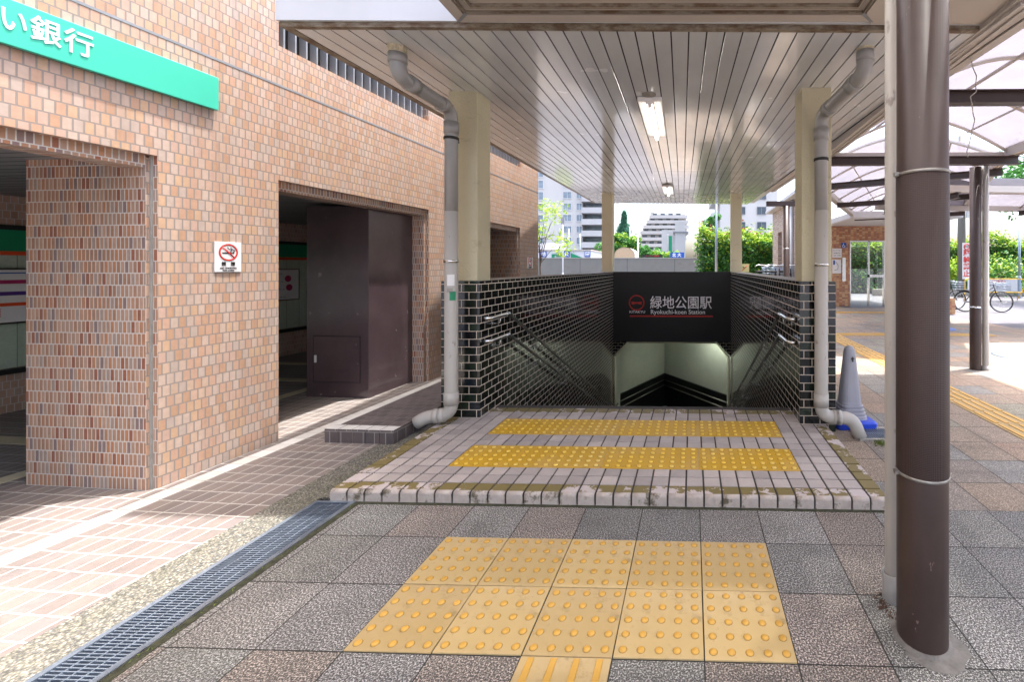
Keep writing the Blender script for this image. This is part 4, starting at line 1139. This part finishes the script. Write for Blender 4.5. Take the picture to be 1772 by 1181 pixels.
tree('shrub', 'low pale green shrub at the far right beyond the kerb', (19.4, 24.0, .1), 1.2, 2.4, 4200, .08, [M['leaf_new'], M['leaf']], cz_=.5, clumps=22, seed=15, bare=.1)
tree('leafy_tree', 'large leafy tree reaching in at the top right edge', (15.3, 17.3, 0), 6.6, 3.0, 8000, .12, [M['leaf_tree'], M['leaf']], cz_=.78, clumps=26, seed=3, trunk=.14)
tree('young_tree', 'thin young tree with yellow green leaves by the end of the brick wall', (-5.7, 16.2, 0), 4.3, 1.15, 900, .075, [M['leaf_new']], cz_=.62, clumps=16, seed=21, trunk=.035, bare=.35)
p = at(1080, 447, 75); tree('conifer', 'dark pointed conifer between the apartment blocks', (p.x, p.y, 0), 11.2, 2.9, 5200, .45, [M['leaf_pine']], kind='cone', trunk=.3, seed=2)
p = at(1090, 447, 68); tree('leafy_tree', 'round green tree below the conifer', (p.x, p.y, 0), 6.3, 2.6, 3600, .26, [M['leaf_tree'], M['leaf_new']], seed=31, trunk=.2, cz_=.6)
p = at(1066, 447, 64); tree('leafy_tree', 'pale green tree just right of the left back column', (p.x, p.y, 0), 6.8, 2.0, 3200, .24, [M['leaf_tree'], M['leaf_new']], seed=32, trunk=.2, cz_=.6)
p = at(1033, 447, 58); tree('leafy_tree', 'small green tree left of the left back column', (p.x, p.y, 0), 4.7, 1.7, 3000, .18, [M['leaf_tree']], seed=33, trunk=.15, cz_=.6)
p = at(1010, 447, 56); tree('shrub', 'yellow green bush behind the grey concrete wall', (p.x, p.y, 0), 4.0, 1.5, 2400, .16, [M['leaf_new']], seed=34, trunk=.1, cz_=.6)
p = at(1118, 447, 66); tree('leafy_tree', 'dark green bush in front of the stepped apartment block', (p.x, p.y, 0), 5.0, 2.4, 3000, .22, [M['leaf_tree']], seed=35, trunk=.15, cz_=.6)
p = at(1152, 447, 66); tree('shrub', 'low green bush beside the blue sign', (p.x, p.y, 0), 3.9, 2.0, 2400, .2, [M['leaf_tree'], M['leaf_new']], seed=36, trunk=.12, cz_=.6)
p = at(1232, 447, 34); tree('leafy_tree', 'small conifer like tree rising behind the tall hedge', (p.x, p.y, 0), 5.7, .9, 1600, .14, [M['leaf_tree']], seed=37, trunk=.07, cz_=.78, clumps=9)

# ------------------------------------------------------------------ background walls, poles, signs
cw = thing('concrete_wall', 'long grey concrete wall behind the stairwell', 'wall', (-8, 40, 0))
MB().box(-40, 9.0, 0, .25, 0, 2.28).build('wall', M['concrete'], cw)
MB().box(-40, 9.0, -.04, .29, 2.28, 2.34).build('coping', M['concrete_pale'], cw)
mb = MB()
for k in range(-8, 2): mb.box(k*4.4+2.0, k*4.4+2.03, -.004, 0, 0, 2.28)
mb.build('joints', M['rubber'], cw)
def pole(label, px, ytop, Y, r, mtl, extra=None, name='street_pole', cat='pole'):
    p = at(px, ytop, Y); t = thing(name, label, cat, (p.x, p.y, 0))
    MB().tube([(0, 0, 0), (0, 0, p.z)], [r, r*.8], 12).build('shaft', mtl, t)
    MB().lathe([(r*1.5, 0), (r*1.4, 1.0), (r*1.05, 1.05)], n=12).build('base', mtl, t)
    if extra: extra(t, p.z)
    return t
pole('slim white pole in front of the concrete wall', 974, 376, 30, .05, M['white_paint'], lambda t, z: MB().box(-.12, .12, -.05, .05, z-.5, z).box(-.2, .25, -.03, .03, z-.9, z-.82).build('signal_bracket', M['frame_grey'], t))
pole('grey lamp pole standing before the tall hedge', 1239.5, 300, 17.5, .055, M['galv'], lambda t, z: MB().box(-.4, .0, -.05, .05, z-.05, z+.03).build('lamp_head', M['white_paint'], t), name='street_lamp', cat='street lamp')
pole('thin pole left of the stepped apartment block', 1104, 396, 60, .13, M['white_paint'])
pole('dark utility pole among the background trees', 1090, 392, 70, .14, M['frame_grey'])
pole('faint blue grey pole before the white apartment block', 984.5, 396, 60, .09, M['galv'], lambda t, z: MB().box(-.3, .3, -.04, .04, z-1, z-.92).build('crossarm', M['galv'], t))
pole('short faint pole right of the white pole', 1004, 405, 60, .08, M['galv'])
pole('grey lamp post beyond the right hedge', 1764, 388, 21, .06, M['galv'], name='street_lamp', cat='street lamp')
# thick pole with parking ban sign
p = at(1664, 340, 21.5)
t = thing('utility_pole', 'thick grey utility pole behind the bicycle', 'pole', (p.x, p.y, 0)); MB().tube([(0, 0, 0), (0, 0, 8)], [.19, .15], 16).build('shaft', M['concrete'], t); MB().box(.12, .22, -.24, -.14, 3.9, 4.3).build('box', M['white_paint'], t)
sg_ = thing('parking_ban_sign', 'tall white sign with red characters banning bicycle parking', 'sign', (p.x+.08, p.y-.25, .9))
MB().box(-.19, .19, -.02, .02, 0, 1.78).build('plate', M['white_sign'], sg_)
rr = .13; MB().tube([(rr*math.cos(a), -.025, 1.58+rr*math.sin(a)) for a in [2*math.pi*k/24 for k in range(25)]], .022, 8, False).build('red_ring', M['red'], sg_)
text('lettering', '撤去', .1, M['black'], (0, -.022, 1.58), FRONT, sg_, align='CENTER')
for k, ch in enumerate('駐輪禁止'): text('lettering', ch, .34, M['red'], (0, -.022, 1.26-k*.34), FRONT, sg_, bold=.009, align='CENTER')
# planter kerb and barrier
kb = MB().box(9.5, 24, 22.9, 23.2, 0, .32).build('planter_kerb', M['concrete_pale']); tag(kb, 'low concrete planter kerb in front of the right hedge', 'kerb')
ba = thing('barrier', 'yellow tubular barrier with white notice board beside the bicycle', 'barrier', (13.6, 19.9, 0), R(-4))
MB().tube(fillet([(-1.4, -.2, 0), (-1.25, 0, .5), (-1.25, 0, .95), (1.25, 0, .95), (1.25, 0, .5), (1.4, -.2, 0)], .12, 4), .025, 8).tube([(1.25, 0, .55), (1.1, .25, 0)], .022, 8).tube([(-1.25, 0, .55), (-1.1, .25, 0)], .022, 8).tube([(-1.25, 0, .35), (1.25, 0, .35)], .02, 8).build('frame', M['yellow_pipe'], ba)
MB().box(-1.15, .95, -.03, -.02, .40, .93).build('board', M['white_sign'], ba)
text('lettering', '自転車・バイク放置禁止', .13, M['red'], (-.95, -.032, .84), FRONT, ba)
text('lettering', 'この場所に自転車を置かないでください', .08, M['black'], (-.95, -.032, .66), FRONT, ba)

def bicycle(label, loc, rz, frame_m, group, name='bicycle'):
    T = thing(name, label, 'bicycle', loc, rz, group)
    R_ = .33
    for x in (0, 1.08):
        ty = MB().tube([(x+R_*math.cos(a), 0, R_+R_*math.sin(a)) for a in [2*math.pi*k/36 for k in range(37)]], .018, 8, False).build('wheel', M['rubber'], T)
        mb = MB().tube([(x+.3*math.cos(a), 0, R_+.3*math.sin(a)) for a in [2*math.pi*k/36 for k in range(37)]], .009, 6, False)
        for k in range(14):
            a = 2*math.pi*k/14; mb.tube([(x, 0, R_), (x+.3*math.cos(a), .0, R_+.3*math.sin(a))], .002, 4)
        mb.tube([(x, -.04, R_), (x, .04, R_)], .018, 8); mb.build('spokes', M['steel'], ty)
    mb = MB()
    for a, b_ in (((0, 0, .33), (.42, 0, .28)), ((0, 0, .33), (.32, 0, .72)), ((.42, 0, .28), (.30, 0, .80)), ((.42, 0, .28), (.88, 0, .72)), ((.36, 0, .52), (.86, 0, .82)), ((.84, 0, .92), (.93, 0, .6)), ((.93, 0, .6), (1.08, 0, .33))): mb.tube([a, b_], .016, 8)
    mb.build('frame', frame_m, T)
    MB().tube(fillet([(.72, -.27, .98), (.84, -.22, 1.02), (.87, 0, 1.0), (.84, .22, 1.02), (.72, .27, .98)], .05, 3), .012, 8).build('handlebar', M['steel'], T)
    MB().prism([(.16, -.09), (.42, -.025), (.42, .025), (.16, .09)], .82, .87).build('saddle', M['rubber'], T, bevel=.02)
    mb = MB(); bx0, bx1, z0_, z1_ = .98, 1.28, .72, .97
    for k in range(7):
        x = bx0+(bx1-bx0)*k/6
        for s_ in (-.17, .17): mb.tube([(x, s_*.85, z0_), (x, s_, z1_)], .004, 4)
    for k in range(7):
        y = -.17+.34*k/6
        for x in (bx0, bx1): mb.tube([(x, y*.85, z0_), (x, y, z1_)], .004, 4)
    for z, q in ((z0_, .85), (z0_+.08, .9), (z0_+.16, .95), (z1_, 1)): mb.tube([(bx0, -.17*q, z), (bx1, -.17*q, z), (bx1, .17*q, z), (bx0, .17*q, z), (bx0, -.17*q, z)], .005, 4)
    mb.build('basket', M['galv'], T)
    MB().tube([(.02*1+.36*math.cos(a), 0, .33+.36*math.sin(a)) for a in [R(20)+R(170)*k/12 for k in range(13)]], .02, 6).tube([(.42, -.08, .28), (.42, .08, .28)], .02, 8).tube([(.42, -.09, .28), (.50, -.09, .14)], .01, 6).box(.46, .54, -.16, -.08, .12, .145).box(-.25, .15, -.06, .06, .71, .725).build('mudguard_and_crank', M['black'], T)
    return T
p = at(1672, 538, 14.8)
by = bicycle('city bicycle with wire basket parked by the yellow barrier', (9.2, 14.9, 0), R(-12), M['black'], 'bicycles parked around the plaza')
b2 = dup(by); b2.location = (8.35, 15.6, 0); b2.rotation_euler = (0, 0, R(6)); tag(b2, 'bicycle half hidden between the white pillar and the nearer bicycle', 'bicycle')
for k, (x, y, a) in enumerate(((2.15, 12.7, 62), (2.35, 12.75, 66), (2.6, 12.8, 60), (1.9, 12.75, 64))):
    c = dup(by); c.location = (x, y, .36); c.rotation_euler = (0, 0, R(a)); c.scale = (1.12, 1.12, 1.18)
    tag(c, ['bicycle with its basket just above the right parapet', 'second bicycle from left above the right parapet', 'bicycle closest to the buff brick building', 'leftmost of the bicycles above the right parapet'][k], 'bicycle')
tag(MB().box(1.4, 3.2, 12.4, 14.6, -.02, .36).build('bicycle_deck', M['concrete_pale'], bevel=.02), 'low concrete deck under the row of bicycles by the buff building', 'deck')
# little yellow warning sign at the hedge
q = at(1289, 464, 13.5); s2 = thing('warning_sign', 'small pale yellow warning sign with red slash above the right parapet', 'sign', (q.x, q.y, 0), R(-8))
MB().box(-.13, .13, -.01, .01, q.z-.13, q.z+.13).build('plate', plain('pale_yellow_plate', '#c9c58e', .5), s2)
MB().tube([(-.08, -.012, q.z-.08), (.08, -.012, q.z+.08)], .012, 6).build('red_slash', M['red'], s2)
MB().tube([(-.06, -.012, q.z+.05), (-.02, -.012, q.z-.0)], .018, 6).build('green_figure', M['green_band'], s2)
MB().tube([(0, .02, 0), (0, .02, q.z)], .015, 8).build('post', M['galv'], s2)

# ------------------------------------------------------------------ tiled lift building and buff brick building
e = thing('lift_building', 'small orange tiled lift building with white flat roof', 'building', (5.2, 14.0, 0))
X = Matrix.Translation((-5.2, -14.0, 0))
MB().box(5.35, 6.02, 16.7, 17.3, 0, 3.05).box(6.02, 7.9, 16.7, 17.0, 2.5, 3.05).box(7.35, 7.9, 16.7, 16.95, 0, 2.5).build('wall', M['elev_brick'], e, xf=X)
MB().box(5.1, 8.55, 13.9, 20, 3.05, 3.27).build('roof', M['white_paint'], e, xf=X, bevel=.03)
mb = MB()
for x in (6.02, 6.72, 7.3): mb.box(x, x+.05, 16.72, 16.85, 0, 2.5)
mb.box(6.07, 7.3, 16.72, 16.85, 2.45, 2.5); mb.box(6.72, 7.3, 16.72, 16.85, 1.1, 1.2)
mb.build('door_frame', M['steel'], e, xf=X)
MB().box(6.07, 6.72, 16.76, 16.78, 0, 2.45).box(6.77, 7.3, 16.76, 16.78, 0, 2.45).build('glass_door', M['glass'], e, xf=X)
mb = MB()
for x in (6.02, 6.85): mb.box(x, x+.05, 19.4, 19.5, 0, 2.5)
mb.build('rear_frame', M['cabinet'], e, xf=X)
MB().lathe([(.09, 0), (.09, 2.55)], (8.13, 14.1, .5), 16).build('pillar', M['white_paint'], e, xf=X)
MB().box(8.0, 8.32, 13.95, 14.25, 0, .5).build('pillar_base', M['elev_brick'], e, xf=X)
MB().box(5.72, 5.85, 16.66, 16.7, .95, 1.85).build('call_panel', M['steel'], e, xf=X)
def small_sign(name, label, x0, x1, z0, z1, mtl, y=16.69, txt=None, tm=None, th_=.1):
    s_ = thing(name, label, 'sign', (x0, y, z0)); MB().box(0, x1-x0, -.012, 0, 0, z1-z0).build('plate', mtl, s_)
    for i, (t_, zz_) in enumerate(txt or []): text('lettering', t_, th_, tm, ((x1-x0)/2, -.014, zz_), FRONT, s_, align='CENTER')
    return s_
s_ = small_sign('access_sign', 'blue wheelchair symbol sign beside the lift door', 5.68, 5.88, 2.22, 2.42, M['blue'])
mb = MB().tube([(.1+.05*math.cos(a), -.015, .07+.05*math.sin(a)) for a in [R(120+30*k) for k in range(9)]], .008, 6).tube([(.085, -.015, .15), (.09, -.015, .09), (.13, -.015, .085), (.155, -.015, .04)], .009, 6).tube([(.085, -.015, .165), (.086, -.014, .166)], .016, 8)
mb.build('wheelchair_symbol', M['white'], s_)
small_sign('notice_board', 'white notice with small grey print on the orange tiled wall', 5.35, 5.7, 1.85, 2.2, M['white_sign'], txt=[('エレベーター', .27), ('ご利用の方へ', .17), ('5:00 - 24:00', .08)], tm=M['black'], th_=.055)
s_ = small_sign('route_map_board', 'white map board below the notice on the orange tiled wall', 5.35, 5.68, 1.25, 1.78, M['white_sign'])
MB().tube([(.05, -.015, .4), (.15, -.015, .42), (.22, -.015, .3), (.2, -.015, .15), (.08, -.015, .12)], .008, 5).build('map_line', M['black'], s_)
MB().box(.03, .1, -.015, -.012, .33, .5).build('map_block', M['blue'], s_)

bb = thing('brick_kiosk_building', 'buff brick building with flat roof behind the parked bicycles', 'building', (3.3, 12.9, 0))
X = Matrix.Translation((-3.3, -12.9, 0))
mb = MB().box(3.3, 3.95, 12.9, 17.8, 2.8, 3.68)
for a, b_ in ((12.9, 14.4), (14.8, 16.0), (16.75, 17.8)): mb.box(3.3, 3.95, a, b_, 0, 2.8)
mb.build('wall', M['buff_brick'], bb, xf=X)
MB().box(3.05, 4.2, 12.6, 18.1, 3.68, 3.8).build('roof', M['apt_panel'], bb, xf=X, bevel=.02)
for a, b_ in ((14.4, 14.8), (16.0, 16.75)): MB().box(3.5, 3.6, a, b_, 0, 2.8).build('door', M['cabinet'], bb, xf=X)
MB().tube([(3.24, 14.2, 0), (3.24, 14.2, 3.68)], .05, 10).build('rainwater_pipe', M['white_paint'], bb, xf=X)
cp = thing('roof_post', 'brown post with steel band in front of the buff brick building', 'column', (2.38, 11.0, 0))
MB().lathe([(.075, 0), (.075, 3.03)], n=20).build('shaft', M['brown_paint'], cp)
MB().lathe([(.078, 0), (.078, .025)], (0, 0, 1.95), 20).build('steel_band', M['steel'], cp)
MB().box(-.5, .6, -.06, .06, 3.03, 3.15).build('crosshead', M['brown_paint'], cp)

# ------------------------------------------------------------------ background buildings
def block(name, label, px0, px1, Y, ztop, mtl, depth=14):
    a = at(px0, CY, Y); b_ = at(px1, CY, Y)
    T = thing(name, label, 'building', (a.x, a.y, 0), YAW); w_ = (b_-a).length
    MB().box(0, w_, 0, depth, 0, ztop).build('wall', mtl, T)
    return T, w_
def window(T, x0, x1, z0, z1, y=0, m_='win', fr_='white_paint', t_=.14):
    f = MB().box(x0-t_, x0, y-.15, y+.02, z0-t_, z1+t_).box(x1, x1+t_, y-.15, y+.02, z0-t_, z1+t_).box(x0, x1, y-.15, y+.02, z0-t_, z0).box(x0, x1, y-.15, y+.02, z1, z1+t_).box((x0+x1)/2-.04, (x0+x1)/2+.04, y-.08, y-.03, z0, z1).build('window', M[fr_], T)
    MB().box(x0, x1, y-.04, y-.01, z0, z1).build('pane', M[m_], f)
Y_ = 105; T, w_ = block('apartment_building', 'tall white apartment block with small framed windows and side balconies', 905, 1007, Y_, 42, M['apt_white'])
u = lambda px, Y=Y_: (px-905)/F*Y
zf = lambda py, Y=Y_: EYE+(CY-py)*Y/F
fl = 19.8/F*Y_
for k in range(-6, 8):
    zc_ = zf(417) + k*fl
    if zc_ < 2: continue
    for a, b_ in ((975, 988.5), (998, 1009-2)): window(T, u(a), u(b_), zc_-.75, zc_+.75)
    if k % 1 == 0: window(T, u(925), u(940), zc_-1.1, zc_+.7, m_='win')
    MB().box(w_+.2, w_+7.5, -1.6, .3, zc_-1.6, zc_-.4).box(w_+.02, w_+7.5, -1.6, 2.5, zc_-1.75, zc_-1.6).build('balcony', M['apt_panel'], T)
    MB().box(w_+.3, w_+7, 2.4, 2.5, zc_-.2, zc_+1.0).build('balcony_window', M['win'], T)
MB().box(w_+.0, w_+7.2, 2.5, 14, 0, 41.9).build('rear_wing', M['apt_grey'], T)
Y_ = 84; T, w_ = block('apartment_building', 'white apartment block with dark framed windows behind the tall hedge', 1246, 1345, Y_, 38, M['apt_white'])
u2 = lambda px: (px-1246)/F*84
fl = 26.2/F*84
for k in range(-3, 9):
    zc_ = EYE+(CY-391)*84/F + k*fl
    if zc_ < 2: continue
    for a, b_ in ((1273, 1289), (1310.5, 1325)): window(T, u2(a), u2(b_), zc_-.68, zc_+.68, fr_='frame_grey', m_='win_dark', t_=.08)
    MB().box(-1.6, 0, .5, 9, zc_-1.5, zc_-.3).build('balcony', M['apt_panel'], T)
# stepped block
T = thing('stepped_apartment_building', 'grey stepped apartment block with rows of balconies far behind', 'building', tuple(at(1100, CY, 130).xy)+(0,), YAW)
u3 = lambda px, Y=130: (px-1100)/F*Y
z3 = lambda py, Y=130: EYE+(CY-py)*Y/F
lv = [(450, 1103, 1160), (438, 1103, 1168), (427, 1104, 1175), (416, 1106, 1188), (405, 1108, 1192), (395, 1113, 1192), (386, 1119, 1191), (377, 1123, 1190), (369, 1124, 1188)]
for k in range(len(lv)-1):
    y0_, a, b_ = lv[k]; y1_ = lv[k+1][0]; z0_, z1_ = z3(y0_), z3(y1_)
    if k == 0: z0_ = 0
    MB().box(u3(a)+.6, u3(b_)-.6, .0+.3*k, 14, z0_, z1_).build('storey', M['apt_grey'], T)
    zz_ = z3(y0_)
    MB().box(u3(a), u3(b_), -1.4+.3*k, .3*k, zz_-.1, zz_+.12).box(u3(a), u3(b_), -1.4+.3*k, -1.3+.3*k, zz_+.12, zz_+.85).build('balcony', M['apt_panel'], T)
    m_ = MB(); x = u3(a)+1
    while x < u3(b_)-2: m_.box(x, x+1.3, .3*k-.05, .3*k, zz_+.3, zz_+1.6); x += 2.4
    m_.build('window', M['win_dark'], T)
MB().box(u3(1124), u3(1131), 3, 8, z3(369), z3(365)).box(u3(1168), u3(1172), 3, 8, z3(369), z3(366)).build('roof_room', M['apt_grey'], T)
Y_ = 100; T, w_ = block('office_building', 'plain white low building in front of the stepped block', 1145, 1172, Y_, EYE+(CY-398)*100/F, M['apt_white'], 8)
MB().box(u(1168-240), u(1168-240), 0, 1, 0, 1)
T, w_ = block('office_building', 'taller white tower part right of the plain low building', 1168, 1186, 96, EYE+(CY-383)*96/F, M['apt_white'], 8)
MB().box(-.4, w_+.6, -.3, 8, EYE+(CY-403)*96/F, EYE+(CY-401)*96/F).build('cornice', M['frame_grey'], T)
# green banner
q = at(1160, 430, 90); bn = thing('green_banner', 'narrow green vertical banner on the white building', 'sign', (q.x, q.y, 0), YAW); MB().box(-.35, .35, -.05, .05, q.z-1.2, q.z+2.6).build('banner', M['green_band'], bn); MB().tube([(-.5, 0, 0), (-.5, 0, q.z+3)], .05, 8).build('pole', M['frame_grey'], bn)
# store with signs
T, w_ = block('store_building', 'low white store with blue character signs and green arrow above the concrete wall', 900, 1022, 50, EYE+(CY-433)*50/F, M['white_paint'], 12)
u4 = lambda px: (px-900)/F*50
z4 = lambda py: EYE+(CY-py)*50/F
MB().box(-.1, w_+.1, -.15, 12, z4(434), z4(432)).build('roof_edge', M['beige_metal'], T)
for px, ch in ((941, '地'), (981, '公'), (1017, '園')):
    f = MB().box(u4(px-5), u4(px+5), -.12, -.02, z4(445), z4(435.5)).build('sign_square', M['blue'], T)
    text('lettering', ch, .56, M['white'], (u4(px), -.14, z4(440.2)), FRONT, T, bold=.01, align='CENTER')
mb = MB().quad((u4(988), -.1, z4(447)), (u4(1010), -.1, z4(447)), (u4(988), -.1, z4(438)))
for (a, b_, c_, d) in ((955, 440, 960, 447), (960, 440, 972, 442), (963, 443, 977, 445)): mb.box(u4(a), u4(b_+524 if False else c_), -.12, -.05, z4(d), z4(b_))
mb.build('green_arrow', M['green_band'], T)
T2, w_ = block('storage_shed', 'small white storage shed behind the store roof', 930, 962, 60, EYE+(CY-421)*60/F, M['white_paint'], 5)
# arched shed
T = thing('arched_shed', 'small tan brick shed with rounded roof behind the concrete wall', 'building', tuple(at(1081, CY, 50).xy)+(0,), YAW)
mb = MB(); n_ = 12; hw = 1.18; zc_ = z4(441); P = [(-hw, 0), (hw, 0)] + [(hw*math.cos(math.pi*k/n_), zc_+(z4(428)-zc_)*math.sin(math.pi*k/n_)) for k in range(n_+1)]
mb.quad(*[(a, 0, b_) for a, b_ in P]); mb.quad(*[(a, 4, b_) for a, b_ in reversed(P)])
mb.build('end_wall', plain('tan_render', '#b39a7c', .8), T)
mb = MB()
for k in range(1, len(P)): a, b_ = P[k], P[(k+1) % len(P)]; mb.quad((a[0], -.05, a[1]+.02), (a[0], 4.2, a[1]+.02), (b_[0], 4.2, b_[1]+.02), (b_[0], -.05, b_[1]+.02), smooth=True)
mb.build('roof', M['white_paint'], T)
# blue sign and dark red roadside sign
q = at(1172, 442, 45); s_ = thing('blue_sign', 'blue roadside sign with white characters beside the tall hedge', 'sign', (q.x, q.y, 0), YAW)
MB().box(-.72, .72, -.05, .05, q.z-.32, q.z+.30).build('board', M['blue'], s_); MB().tube([(-.5, 0, 0), (-.5, 0, q.z-.32)], .04, 8).tube([(.5, 0, 0), (.5, 0, q.z-.32)], .04, 8).build('post', M['white_paint'], s_)
text('lettering', '北 大', .42, M['white'], (-.06, -.06, q.z), FRONT, s_, bold=.01, align='CENTER')
q = at(1129, 443.5, 47); s_ = thing('roadside_sign', 'long dark sign board with red lettering above the concrete wall', 'sign', (q.x, q.y, 0), YAW)
MB().box(-1.1, 1.1, -.05, .05, q.z-.14, q.z+.14).build('board', M['black'], s_); MB().tube([(-.9, 0, 0), (-.9, 0, q.z)], .04, 8).tube([(.9, 0, 0), (.9, 0, q.z)], .04, 8).build('post', M['frame_grey'], s_)
text('lettering', 'スーパー 自動車', .2, M['red'], (0, -.06, q.z), FRONT, s_, align='CENTER')
